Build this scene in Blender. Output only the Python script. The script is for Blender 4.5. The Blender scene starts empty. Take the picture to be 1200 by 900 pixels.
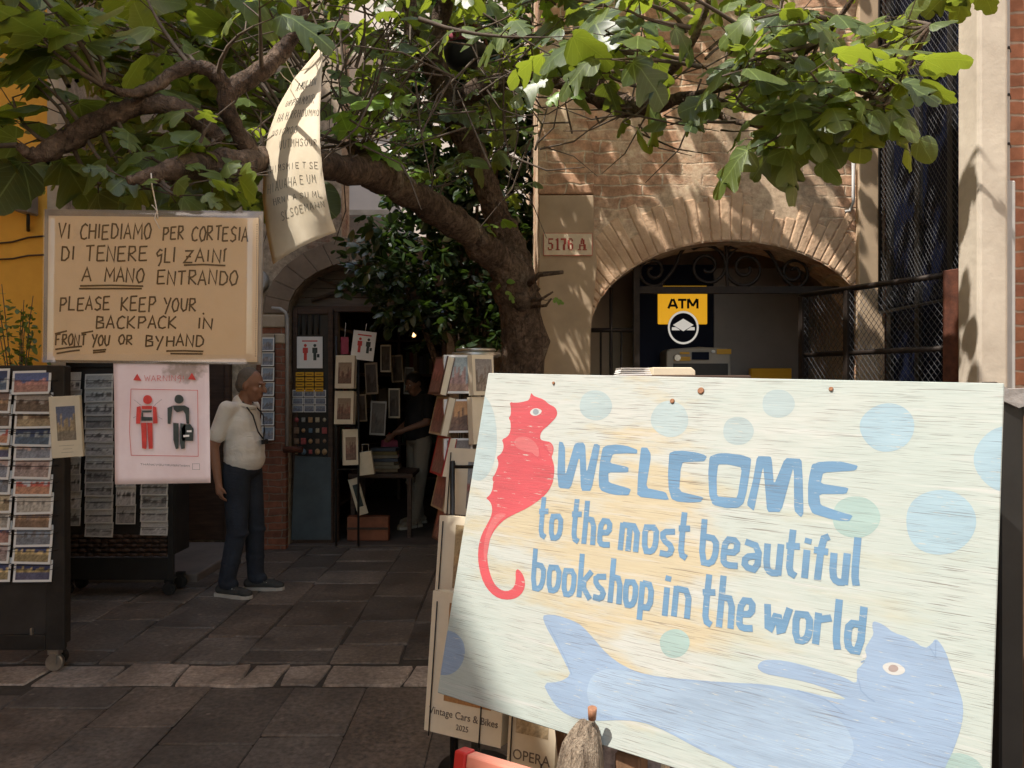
import bpy, bmesh, math, random
from math import radians as R, sin, cos, pi
from mathutils import Vector as V, Matrix as M
from mathutils.geometry import tessellate_polygon
SC = bpy.context.scene
COL = SC.collection
# ------------------------------------------------------------------ camera, sky, sun, exposure
F, CX, CY, CAMZ = 900.0, 600.0, 450.0, 1.55
cd = bpy.data.cameras.new('camera'); cam = bpy.data.objects.new('camera', cd); COL.objects.link(cam)
cam.location = (0, 0, CAMZ); cam.rotation_euler = (R(90), 0, 0)
cd.sensor_width = 36; cd.lens = 36 * F / 1200; cd.clip_start = 0.05; cd.clip_end = 500
SC.camera = cam
SUN = V((-0.45, -0.30, 0.84)).normalized()
w = bpy.data.worlds.new('World'); SC.world = w; w.use_nodes = True
nt = w.node_tree
sky = nt.nodes.new('ShaderNodeTexSky'); sky.sky_type = 'NISHITA'; sky.sun_disc = False
sky.sun_elevation = math.asin(SUN.z); sky.sun_rotation = math.atan2(SUN.x, SUN.y)
wm = nt.nodes.new('ShaderNodeMix'); wm.data_type = 'RGBA'; wm.blend_type = 'MULTIPLY'; wm.inputs[0].default_value = 1
wm.inputs[7].default_value = (1.0, .90, .76, 1)   # warm tint on the sky, standing in for light bounced off walls
nt.links.new(sky.outputs[0], wm.inputs[6]); nt.links.new(wm.outputs[2], nt.nodes['Background'].inputs[0])
nt.nodes['Background'].inputs[1].default_value = 0.15
sl = bpy.data.lights.new('sun', 'SUN'); sl.energy = 2.75; sl.angle = R(0.53); sl.color = (1.0, 0.95, 0.87)
so = bpy.data.objects.new('sun', sl); COL.objects.link(so)
so.rotation_euler = SUN.to_track_quat('Z', 'Y').to_euler(); so.location = SUN * 30
vs = SC.view_settings; vs.view_transform = 'Standard'; vs.look = 'None'; vs.gamma = 1; vs.use_curve_mapping = False
vs.exposure = 1.35

def P(px, py, Y):
    """a photograph pixel seen at depth Y, as a point of the world"""
    return V(((px - CX) / F * Y, Y, CAMZ - (py - CY) / F * Y))

# ------------------------------------------------------------------ object helpers
def tag(o, label=None, cat=None, group=None, kind=None):
    if label: o['label'] = label
    if cat: o['category'] = cat
    if group: o['group'] = group
    if kind: o['kind'] = kind
    return o
def empty(name, loc=(0, 0, 0), rot=(0, 0, 0), parent=None):
    o = bpy.data.objects.new(name, None); COL.objects.link(o); o.location = loc; o.rotation_euler = rot
    o.empty_display_size = 0.1
    if parent: o.parent = parent
    return o

class MB:
    def __init__(s, colour=False):
        s.bm = bmesh.new()
        s.cl = s.bm.loops.layers.float_color.new('Col') if colour else None
    def face(s, vs_, col=None, smooth=False):
        try: f = s.bm.faces.new(vs_)
        except ValueError: return None
        f.smooth = smooth
        if s.cl and col is not None:
            for l in f.loops: l[s.cl] = (*col, 1)
        return f
    def poly(s, pts, col=None):
        return s.face([s.bm.verts.new(p) for p in pts], col)
    def box(s, c, size, rot=None, col=None, taper=1.0):
        c = V(c); hx, hy, hz = [a / 2 for a in size]
        vv = []
        for z in (-1, 1):
            t = taper if z > 0 else 1
            for x, y in ((-1, -1), (1, -1), (1, 1), (-1, 1)):
                p = V((x * hx * t, y * hy * t, z * hz))
                if rot: p = rot @ p
                vv.append(s.bm.verts.new(c + p))
        for f in ((3, 2, 1, 0), (4, 5, 6, 7), (0, 1, 5, 4), (1, 2, 6, 5), (2, 3, 7, 6), (3, 0, 4, 7)):
            s.face([vv[i] for i in f], col)
    def bb(s, x0, x1, y0, y1, z0, z1, col=None):
        s.box(((x0 + x1) / 2, (y0 + y1) / 2, (z0 + z1) / 2), (x1 - x0, y1 - y0, z1 - z0), None, col)
    def prism(s, pts, vec, col=None):
        vec = V(vec)
        a = [s.bm.verts.new(p) for p in pts]; b = [s.bm.verts.new(V(p) + vec) for p in pts]
        n = len(a)
        s.face(a, col); s.face(b[::-1], col)
        for i in range(n): s.face([a[i], b[i], b[(i + 1) % n], a[(i + 1) % n]], col)
    def tube(s, pts, rad, n=8, cap=True, col=None, noise=0, rnd=None):
        pts = [V(p) for p in pts]
        if not isinstance(rad, (list, tuple)): rad = [rad] * len(pts)
        up = V((0.13, 0.31, 0.94)).normalized(); rings = []
        for i, p in enumerate(pts):
            d = (pts[min(i + 1, len(pts) - 1)] - pts[max(i - 1, 0)]).normalized()
            a = d.cross(up)
            if a.length < 1e-3: a = d.cross(V((1, 0, 0)))
            a.normalize(); b = a.cross(d).normalized()
            ring = []
            for k in range(n):
                t = 2 * pi * k / n; r = rad[i]
                if noise: r *= 1 + rnd.uniform(-noise, noise)
                ring.append(s.bm.verts.new(p + (a * cos(t) + b * sin(t)) * r))
            rings.append(ring)
        for i in range(len(rings) - 1):
            for k in range(n):
                s.face([rings[i][k], rings[i][(k + 1) % n], rings[i + 1][(k + 1) % n], rings[i + 1][k]], col, True)
        if cap:
            s.face(rings[0][::-1], col); s.face(rings[-1], col)
    def lathe(s, c, prof, n=20, col=None):
        c = V(c); rings = []
        for r, z in prof:
            rings.append([s.bm.verts.new(c + V((r * cos(2 * pi * k / n), r * sin(2 * pi * k / n), z))) for k in range(n)])
        for i in range(len(rings) - 1):
            for k in range(n):
                s.face([rings[i][k], rings[i][(k + 1) % n], rings[i + 1][(k + 1) % n], rings[i + 1][k]], col, True)
        s.face(rings[0][::-1], col); s.face(rings[-1], col)
    def ell(s, c, rad, rot=None, nu=16, nv=10, col=None):
        c = V(c); rings = []
        def pt(a, b):
            p = V((rad[0] * sin(b) * cos(a), rad[1] * sin(b) * sin(a), rad[2] * cos(b)))
            return c + (rot @ p if rot else p)
        top = s.bm.verts.new(pt(0, 0)); bot = s.bm.verts.new(pt(0, pi))
        for j in range(1, nv): rings.append([s.bm.verts.new(pt(2 * pi * k / nu, pi * j / nv)) for k in range(nu)])
        for k in range(nu):
            s.face([top, rings[0][k], rings[0][(k + 1) % nu]], col, True)
            s.face([bot, rings[-1][(k + 1) % nu], rings[-1][k]], col, True)
        for j in range(nv - 2):
            for k in range(nu):
                s.face([rings[j][k], rings[j + 1][k], rings[j + 1][(k + 1) % nu], rings[j][(k + 1) % nu]], col, True)
    def cap(s, p0, r0, p1, r1, n=12):
        """tapered capsule"""
        p0, p1 = V(p0), V(p1); d = (p1 - p0)
        if d.length < 1e-6: return
        d.normalize(); pts, rad = [], []
        for k in range(4, 0, -1):
            t = k * pi / 2 / 4.3; pts.append(p0 - d * r0 * sin(t)); rad.append(r0 * cos(t))
        for k in range(7):
            t = k / 6; pts.append(p0.lerp(p1, t)); rad.append(r0 + (r1 - r0) * t)
        for k in range(1, 5):
            t = k * pi / 2 / 4.3; pts.append(p1 + d * r1 * sin(t)); rad.append(r1 * cos(t))
        s.tube(pts, rad, n)
    def build(s, name, mat, parent=None, bevel=0, seg=1, recalc=True, autosmooth=False):
        if recalc: bmesh.ops.recalc_face_normals(s.bm, faces=s.bm.faces)
        me = bpy.data.meshes.new(name); s.bm.to_mesh(me); s.bm.free()
        return link(name, me, mat, parent, bevel, seg)
WORLD = {}          # things whose parts are written in world coordinates: name -> where the thing stands
def wthing(name, loc, label, cat, group=None):
    o = empty(name, loc); WORLD[o.name] = V(loc); return tag(o, label, cat, group)
def link(name, me, mat, parent=None, bevel=0, seg=1):
    o = bpy.data.objects.new(name, me); COL.objects.link(o)
    if mat: me.materials.append(mat)
    if parent:
        o.parent = parent
        if parent.name in WORLD:
            me.transform(M.Translation(-WORLD[parent.name])); WORLD[o.name] = WORLD[parent.name]
    if bevel:
        b = o.modifiers.new('bevel', 'BEVEL'); b.width = bevel; b.segments = seg; b.limit_method = 'ANGLE'; b.angle_limit = R(40)
    return o
def structure(o): o['kind'] = 'structure'; return o
def base_origin(o, loc):
    """put a single mesh thing's origin at its base"""
    loc = V(loc); o.data.transform(M.Translation(-loc)); o.location = loc; return o

def blob(name, build_fn, mat, parent, voxel=0.012, smooth=6):
    """several overlapping rounded pieces fused into one continuous skin"""
    mb = MB(); build_fn(mb)
    me = bpy.data.meshes.new('tmp'); mb.bm.to_mesh(me); mb.bm.free()
    o = bpy.data.objects.new('tmp', me); COL.objects.link(o)
    r = o.modifiers.new('r', 'REMESH'); r.mode = 'VOXEL'; r.voxel_size = voxel; r.use_smooth_shade = True
    s_ = o.modifiers.new('s', 'SMOOTH'); s_.iterations = smooth; s_.factor = 0.5
    dg = bpy.context.evaluated_depsgraph_get(); dg.update()
    out = bpy.data.meshes.new_from_object(o.evaluated_get(dg)); out.name = name
    bpy.data.objects.remove(o); bpy.data.meshes.remove(me)
    for p in out.polygons: p.use_smooth = True
    return link(name, out, mat, parent)

def font_text(name, s, size, centre, mat, parent, bold=0.0, align='CENTER', sx=1.0, y=0.0, th=0.0006):
    """raised lettering in the local xz plane, facing -y"""
    c = bpy.data.curves.new('t', 'FONT'); c.body = s; c.size = size; c.align_x = align; c.align_y = 'CENTER'
    c.offset = bold; c.extrude = th; c.resolution_u = 3
    o = bpy.data.objects.new('t', c); COL.objects.link(o)
    dg = bpy.context.evaluated_depsgraph_get(); dg.update()
    me = bpy.data.meshes.new_from_object(o.evaluated_get(dg)); me.name = name
    bpy.data.objects.remove(o); bpy.data.curves.remove(c)
    for v in me.vertices: v.co = V((v.co.x * sx + centre[0], y - v.co.z, v.co.y + centre[1]))
    me.materials.clear()
    return link(name, me, mat, parent)

# ------------------------------------------------------------------ materials
def nodes(name):
    m = bpy.data.materials.new(name); m.use_nodes = True
    return m, m.node_tree, m.node_tree.nodes['Principled BSDF']
def N(t, kind, **kw):
    n = t.nodes.new(kind)
    for k, v in kw.items(): setattr(n, k, v)
    return n
def mixc(t, fac, a, b, mode='MIX'):
    n = t.nodes.new('ShaderNodeMix'); n.data_type = 'RGBA'; n.blend_type = mode
    for s_, v in ((n.inputs[0], fac), (n.inputs[6], a), (n.inputs[7], b)):
        if hasattr(v, 'is_linked'): t.links.new(v, s_)
        elif isinstance(v, (int, float)): s_.default_value = v
        else: s_.default_value = (*v, 1)
    return n.outputs[2]
def math_(t, op, a, b=None, c=None):
    n = t.nodes.new('ShaderNodeMath'); n.operation = op
    for i, v in enumerate((a, b, c)):
        if v is None: continue
        if hasattr(v, 'is_linked'): t.links.new(v, n.inputs[i])
        else: n.inputs[i].default_value = v
    return n.outputs[0]
def ramp(t, fac, stops):
    n = t.nodes.new('ShaderNodeValToRGB'); t.links.new(fac, n.inputs[0]); e = n.color_ramp.elements
    while len(e) < len(stops): e.new(0.5)
    for i, (p, c) in enumerate(stops):
        e[i].position = p; e[i].color = (*c, 1) if not isinstance(c, (int, float)) else (c, c, c, 1)
    return n.outputs[0]
def noise(t, scale, detail=4, rough=0.55, vec=None, dist=0.0):
    n = t.nodes.new('ShaderNodeTexNoise'); n.inputs['Scale'].default_value = scale
    n.inputs['Detail'].default_value = detail; n.inputs['Roughness'].default_value = rough
    n.inputs['Distortion'].default_value = dist
    if vec is not None: t.links.new(vec, n.inputs['Vector'])
    return n.outputs['Fac']
def coords(t, scale=(1, 1, 1), which='Object', rot=(0, 0, 0)):
    c = t.nodes.new('ShaderNodeTexCoord'); mp = t.nodes.new('ShaderNodeMapping')
    mp.inputs['Scale'].default_value = scale; mp.inputs['Rotation'].default_value = rot
    t.links.new(c.outputs[which], mp.inputs[0]); return mp.outputs[0]
def bump(t, b, h, strength=0.3, dist=0.01):
    n = t.nodes.new('ShaderNodeBump'); n.inputs['Strength'].default_value = strength; n.inputs['Distance'].default_value = dist
    t.links.new(h, n.inputs['Height']); t.links.new(n.outputs[0], b.inputs['Normal'])
def mat(name, col, rough=0.7, var=0.25, scale=12, bmp=0.2, metal=0.0, spec=0.4, stretch=(1, 1, 1), col2=None, bd=0.004):
    """mottled, slightly worn surface"""
    m, t, b = nodes(name); v = coords(t, stretch)
    n1 = noise(t, scale, 5, 0.6, v); n2 = noise(t, scale * 5.3, 3, 0.6, v)
    c2 = col2 or tuple(c * (1 - var) for c in col); c1 = tuple(min(1, c * (1 + var * .5)) for c in col)
    c = ramp(t, n1, [(0.32, c2), (0.68, c1)])
    c = mixc(t, 0.35, c, mixc(t, n2, c2, c1))
    t.links.new(c, b.inputs['Base Color'])
    b.inputs['Roughness'].default_value = rough; b.inputs['Metallic'].default_value = metal
    b.inputs['Specular IOR Level'].default_value = spec
    if bmp: bump(t, b, math_(t, 'ADD', n1, math_(t, 'MULTIPLY', n2, 0.5)), bmp, bd)
    return m
def printed(name='printed picture', rough=0.45):
    m, t, b = nodes(name); a = N(t, 'ShaderNodeVertexColor', layer_name='Col')
    n = noise(t, 160, 3, 0.6, coords(t))
    c = mixc(t, 0.5, a.outputs[0], ramp(t, n, [(0.3, 0.25), (0.7, 0.85)]), 'SOFT_LIGHT')
    t.links.new(c, b.inputs['Base Color']); b.inputs['Roughness'].default_value = rough
    return m
MAT = {}
MAT['print'] = printed()
MAT['palecard'] = mat('yellowed card', (.62, .59, .54), .65, .1, 14, .05)
MAT['greycard'] = mat('grey card stock', (.42, .40, .37), .65, .1, 14, .05)
MAT['card'] = mat('white card stock', (.78, .76, .73), .6, .06, 20, 0.05)
MAT['cream'] = mat('cream card stock', (.72, .62, .46), .65, .1, 14, 0.05)
MAT['black_metal'] = mat('black painted metal', (.022, .021, .020), .45, .4, 9, .1)
MAT['cabinet'] = mat('dark painted cabinet', (.035, .03, .027), .55, .5, 5, .15)
MAT['wire'] = mat('dark wire', (.03, .028, .026), .4, .3, 30, 0, .6)
MAT['rust'] = mat('rusty iron', (.13, .045, .025), .75, .6, 18, .4, .3, col2=(.05, .02, .014))
MAT['iron'] = mat('wrought iron', (.035, .025, .02), .6, .5, 25, .3, .5)
MAT['ink'] = mat('black marker ink', (.028, .022, .02), .6, .5, 60, 0)
MAT['string'] = mat('white string', (.7, .62, .52), .8, .2, 80, .2)
MAT['darkwood'] = mat('old dark wood', (.075, .042, .028), .6, .6, 4, .35, 0, .4, (1, 1, 9))
MAT['wood'] = mat('brown wood', (.2, .11, .06), .6, .5, 4, .3, 0, .4, (7, 7, 1))
MAT['rubber'] = mat('black rubber', (.02, .02, .02), .8, .3, 30, .1)
MAT['steel'] = mat('worn steel', (.5, .47, .43), .35, .3, 14, .1, .9)
MAT['pvc'] = mat('grey pipe plastic', (.42, .40, .38), .45, .15, 8, .05)
MAT['stone'] = mat('pale weathered stone', (.50, .42, .32), .85, .35, 3.5, .5, col2=(.32, .25, .18), bd=.01)
MAT['greyplaster'] = mat('grey plaster', (.46, .335, .22), .85, .3, 3, .4)
MAT['navy'] = mat('dark navy panel', (.006, .009, .026), .6, .3, 4, .03, 0, .12)
MAT['yellow'] = mat('yellow panel', (.62, .33, .012), .4, .1, 6, .02)
MAT['meshwire'] = mat('galvanised dark wire', (.085, .085, .09), .5, .3, 30, 0, .3)
def backlit(name, col, k):
    m = mat(name, col, .4, .08, 6, .02); b = m.node_tree.nodes['Principled BSDF']; b.inputs['Emission Color'].default_value = (*col, 1); b.inputs['Emission Strength'].default_value = k; return m
MAT['yellowlit'] = backlit('backlit yellow sign face', (.62, .30, .01), .38)
MAT['whitelit'] = backlit('backlit white sign face', (.7, .66, .6), .25)
MAT['greymetal'] = mat('grey brushed panel', (.22, .19, .17), .4, .15, 5, .05, .2)
MAT['white'] = mat('white enamel', (.75, .74, .72), .4, .08, 10, .02)
MAT['redink'] = mat('red ink', (.62, .06, .05), .6, .35, 45, 0)
MAT['greyink'] = mat('grey black ink', (.05, .065, .06), .6, .6, 35, 0)
MAT['skin'] = mat('tanned skin', (.30, .15, .095), .5, .18, 20, .05)

def brick_mat(name, c1, c2, mortar, plaster=None, pl_amount=0.5, scale=1.0, rot=(R(90), 0, 0), pscale=0.9):
    m, t, b = nodes(name)
    v = coords(t, (1, 1, 1)); 
    sep = N(t, 'ShaderNodeSeparateXYZ'); t.links.new(v, sep.inputs[0])
    cb = N(t, 'ShaderNodeCombineXYZ')
    t.links.new(math_(t, 'ADD', sep.outputs[0], sep.outputs[1]), cb.inputs[0]); t.links.new(sep.outputs[2], cb.inputs[1])
    wob = noise(t, 6, 3, 0.5, v)
    ad = N(t, 'ShaderNodeVectorMath', operation='ADD'); t.links.new(cb.outputs[0], ad.inputs[0])
    cw = N(t, 'ShaderNodeCombineXYZ'); t.links.new(math_(t, 'MULTIPLY', wob, .07), cw.inputs[0]); t.links.new(math_(t, 'MULTIPLY', wob, .05), cw.inputs[1])
    t.links.new(cw.outputs[0], ad.inputs[1])
    br = N(t, 'ShaderNodeTexBrick'); t.links.new(ad.outputs[0], br.inputs['Vector'])
    br.inputs['Color1'].default_value = (*c1, 1); br.inputs['Color2'].default_value = (*c2, 1); br.inputs['Mortar'].default_value = (*mortar, 1)
    br.inputs['Scale'].default_value = scale; br.inputs['Brick Width'].default_value = .25; br.inputs['Row Height'].default_value = .068
    br.inputs['Mortar Size'].default_value = .008; br.inputs['Mortar Smooth'].default_value = .8
    n1 = noise(t, 9, 6, .65, v)
    c = mixc(t, .55, br.outputs[0], ramp(t, n1, [(.3, .18), (.7, .8)]), 'OVERLAY')
    h = math_(t, 'SUBTRACT', math_(t, 'MULTIPLY', n1, .6), br.outputs['Fac'])
    if plaster:
        n2 = noise(t, pscale, 8, .66, v, .4)
        k = ramp(t, n2, [(pl_amount - .04, 0), (pl_amount + .05, 1)])
        n3 = noise(t, 2.6, 6, .7, v)
        pc = ramp(t, n3, [(.3, tuple(x * .55 for x in plaster)), (.5, plaster), (.72, tuple(min(1, x * 1.25) for x in plaster))])
        c = mixc(t, k, pc, c); st_n = noise(t, .9, 5, .7, v); c = mixc(t, ramp(t, st_n, [(.45, 0), (.7, .55)]), c, tuple(x * .55 for x in plaster))
        c = mixc(t, .65, c, ramp(t, noise(t, 22, 6, .75, v), [(.3, .15), (.7, .85)]), 'OVERLAY')
        h = math_(t, 'ADD', math_(t, 'MULTIPLY', math_(t, 'SUBTRACT', 1.0, k), .8), math_(t, 'ADD', math_(t, 'MULTIPLY', math_(t, 'MULTIPLY', h, k), .9), math_(t, 'MULTIPLY', n3, .5)))
    t.links.new(c, b.inputs['Base Color']); b.inputs['Roughness'].default_value = .9; b.inputs['Specular IOR Level'].default_value = .2
    bump(t, b, h, .5, .010)
    return m
MAT['brickwall'] = brick_mat('eroded plaster over brick', (.50, .285, .175), (.41, .225, .135), (.53, .42, .30), (.58, .425, .29), .50, pscale=1.6)
MAT['brick'] = brick_mat('old red brick', (.26, .10, .06), (.17, .075, .05), (.22, .17, .13))
MAT['brickright'] = brick_mat('red brick', (.40, .17, .09), (.32, .13, .08), (.40, .30, .22))
MAT['shopwall'] = brick_mat('worn plaster with brick patches', (.30, .14, .09), (.22, .1, .07), (.3, .24, .18), (.42, .33, .24), .60)
MAT['orange'] = mat('ochre orange render', (.82, .43, .06), .85, .22, 1.6, .3, col2=(.64, .31, .045), bd=.01)
MAT['palefacade'] = mat('pale facade render', (.70, .58, .48), .9, .15, 1.2, .2)

def paving_mat(name, base, var):
    m, t, b = nodes(name); a = N(t, 'ShaderNodeVertexColor', layer_name='Col'); v = coords(t)
    n1 = noise(t, 3.1, 6, .62, v); n2 = noise(t, 38, 4, .6, v); n3 = noise(t, 190, 2, .5, v)
    c = mixc(t, 1.0, a.outputs[0], ramp(t, n1, [(.28, tuple(x * .62 for x in base)), (.7, tuple(x * 1.3 for x in base))]), 'MULTIPLY')
    c = mixc(t, .6, c, ramp(t, n2, [(.3, .15), (.7, .8)]), 'OVERLAY')
    st = noise(t, .8, 6, .7, v, .6); c = mixc(t, ramp(t, st, [(.46, 0), (.68, .55)]), c, tuple(x * .45 for x in base))
    vo = N(t, 'ShaderNodeTexVoronoi'); vo.inputs['Scale'].default_value = 7; t.links.new(v, vo.inputs['Vector'])   # trodden gum
    c = mixc(t, ramp(t, vo.outputs['Distance'], [(.07, .55), (.10, 0)]), c, tuple(x * 1.9 for x in base))
    t.links.new(c, b.inputs['Base Color'])
    t.links.new(ramp(t, n1, [(.3, .42), (.7, .75)]), b.inputs['Roughness']); b.inputs['Specular IOR Level'].default_value = .4
    bump(t, b, math_(t, 'ADD', math_(t, 'MULTIPLY', n2, .7), math_(t, 'MULTIPLY', n3, .25)), .35, .005)
    return m
MAT['paving'] = paving_mat('worn trachyte paving', (.160, .130, .108), .2)
MAT['joint'] = mat('dirty joint sand', (.075, .062, .052), .95, .4, 20, .3)

def leaf_mat(name, dark, light, trans, tfac=.36, rough=.36, veins=True):
    m, t, b = nodes(name); a = N(t, 'ShaderNodeVertexColor', layer_name='Col')
    sepc = N(t, 'ShaderNodeSeparateColor'); t.links.new(a.outputs[0], sepc.inputs[0])
    c = mixc(t, sepc.outputs[0], dark, light)
    n = noise(t, 35, 3, .6, coords(t)); c = mixc(t, .35, c, ramp(t, n, [(.3, .25), (.7, .75)]), 'OVERLAY')
    tc = mixc(t, sepc.outputs[0], tuple(x * .7 for x in trans), trans)
    if veins:
        uv = N(t, 'ShaderNodeUVMap', uv_map='UVMap'); s = N(t, 'ShaderNodeSeparateXYZ'); t.links.new(uv.outputs[0], s.inputs[0])
        ang = math_(t, 'ARCTAN2', s.outputs[0], s.outputs[1])
        ln = math_(t, 'SQRT', math_(t, 'ADD', math_(t, 'POWER', s.outputs[0], 2), math_(t, 'POWER', s.outputs[1], 2)))
        d = math_(t, 'MULTIPLY', math_(t, 'PINGPONG', ang, .34), ln)
        k = math_(t, 'LESS_THAN', d, .011)
        k2 = math_(t, 'LESS_THAN', math_(t, 'PINGPONG', math_(t, 'ADD', s.outputs[1], math_(t, 'MULTIPLY', math_(t, 'ABSOLUTE', s.outputs[0]), -.55)), .055), .004)
        kk = math_(t, 'MAXIMUM', k, math_(t, 'MULTIPLY', k2, .5))
        c = mixc(t, math_(t, 'MULTIPLY', kk, .6), c, tuple(min(1, x * 2.4 + .03) for x in light))
        bump(t, b, math_(t, 'SUBTRACT', 1.0, kk), .25, .003)
    t.links.new(c, b.inputs['Base Color']); b.inputs['Roughness'].default_value = rough; b.inputs['Specular IOR Level'].default_value = .75
    tr = N(t, 'ShaderNodeBsdfTranslucent'); t.links.new(tc, tr.inputs[0])
    mx = N(t, 'ShaderNodeMixShader'); mx.inputs[0].default_value = tfac
    t.links.new(b.outputs[0], mx.inputs[1]); t.links.new(tr.outputs[0], mx.inputs[2])
    t.links.new(mx.outputs[0], t.nodes['Material Output'].inputs[0])
    return m
MAT['figleaf'] = leaf_mat('fig leaf', (.036, .062, .018), (.105, .145, .035), (.42, .52, .04), .38, .42)
MAT['youngleaf'] = leaf_mat('young fig leaf', (.10, .19, .03), (.17, .28, .04), (.45, .65, .04), .42)
MAT['shrubleaf'] = leaf_mat('laurel leaf', (.014, .028, .010), (.03, .055, .016), (.10, .18, .02), .2, .3, False)
MAT['vineleaf'] = leaf_mat('small climber leaf', (.06, .10, .02), (.13, .19, .03), (.3, .42, .03), .3, .45, False)
def bark_mat():
    m, t, b = nodes('fig bark'); v = coords(t)
    n1 = noise(t, 5, 6, .65, v); n2 = noise(t, 40, 5, .7, v, .5)
    c = ramp(t, n1, [(.28, (.05, .032, .023)), (.45, (.12, .078, .054)), (.6, (.19, .13, .092)), (.74, (.30, .25, .19))])
    c = mixc(t, .85, c, ramp(t, n2, [(.3, .15), (.7, .85)]), 'OVERLAY')
    crk = ramp(t, noise(t, 1.0, 4, .7, coords(t, (46, 46, 12)), 1.2), [(.36, .75), (.46, 0)]); c = mixc(t, crk, c, (.035, .024, .018))
    t.links.new(c, b.inputs['Base Color']); b.inputs['Roughness'].default_value = .85; b.inputs['Specular IOR Level'].default_value = .25
    n4 = noise(t, 1.0, 5, .7, coords(t, (38, 38, 9)), .8); bump(t, b, math_(t, 'ADD', math_(t, 'ADD', n1, n2), n4), 1.0, .03); return m
MAT['bark'] = bark_mat()
MAT['twig'] = mat('grey twig bark', (.11, .08, .058), .8, .5, 25, .3)

# ------------------------------------------------------------------ strokes lettering
CAPS = {
 'A': [[(0, 0), (.48, 1), (1, 0)], [(.18, .36), (.86, .36)]],
 'B': [[(.05, 0), (.05, 1)], [(0, .98), (.75, .92), (.78, .66), (.1, .53), (.9, .42), (.92, .1), (0, .01)]],
 'C': [[(1, .86), (.62, 1), (.2, .82), (.02, .42), (.2, .06), (.6, 0), (1, .1)]],
 'D': [[(.08, 0), (.08, 1)], [(0, .98), (.6, .95), (.98, .6), (.92, .22), (.5, 0), (0, .02)]],
 'E': [[(.05, 0), (.05, 1)], [(.05, .97), (.95, 1)], [(.05, .52), (.8, .55)], [(.05, .02), (1, .05)]],
 'F': [[(.1, 0), (.1, 1)], [(0, .95), (1, 1)], [(.1, .5), (.8, .55)]],
 'G': [[(.95, .9), (.55, 1), (.1, .7), (.3, .5), (.85, .62), (.8, .1), (.5, -.25)]],
 'H': [[(.05, 0), (.05, 1)], [(.95, 0), (.95, 1)], [(.05, .5), (.95, .52)]],
 'I': [[(.5, 0), (.5, 1)]], 'i': [[(.5, 0), (.5, .75)], [(.42, .98), (.58, 1.0)]],
 'K': [[(.05, 0), (.05, 1)], [(.9, 1), (.08, .45), (1, 0)]],
 'L': [[(.05, 1), (.05, .02), (.95, .02)]],
 'M': [[(.02, 0), (.1, 1), (.5, .38), (.9, 1), (.98, 0)]],
 'N': [[(.05, 0), (.08, 1), (.9, .02), (.95, 1)]],
 'O': [[(.5, 1), (.1, .75), (.03, .35), (.35, 0), (.8, .1), (.98, .6), (.7, .97), (.45, 1)]],
 'P': [[(.1, -.05), (.1, 1)], [(0, .97), (.8, .97), (.95, .7), (.6, .48), (.1, .45)]],
 'R': [[(.08, 0), (.08, 1)], [(0, .98), (.75, .97), (.85, .7), (.5, .52), (.1, .5), (1, 0)]],
 'S': [[(.95, .88), (.5, 1), (.1, .8), (.3, .55), (.8, .42), (.85, .15), (.4, 0), (0, .1)]],
 'T': [[(.5, 0), (.5, 1)], [(0, .98), (1, 1.03)]],
 'U': [[(.02, 1), (.08, .25), (.4, 0), (.8, .12), (.95, 1)]],
 'V': [[(0, 1), (.48, 0), (1, 1)]],
 'W': [[(0, 1), (.25, 0), (.5, .7), (.75, 0), (1, 1)]],
 'Y': [[(0, 1), (.45, .5)], [(1, 1), (.3, -.25)]],
 'Z': [[(.05, .98), (.95, 1), (.02, .02), (1, .02)], [(.2, .5), (.8, .52)]],
 '!': [[(.5, .35), (.5, 1)], [(.5, 0), (.5, .08)]],
 "'": [[(.4, 1.1), (.6, 1.35)]], '1': [[(.2, .8), (.5, 1), (.5, 0)]], '5': [[(.9, 1), (.15, 1), (.1, .55), (.7, .6), (.95, .3), (.6, 0), (.05, .08)]],
 '7': [[(0, 1), (1, 1), (.35, 0)]], '6': [[(.85, 1), (.25, .7), (.05, .25), (.5, 0), (.95, .25), (.6, .52), (.1, .35)]],
}
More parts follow.
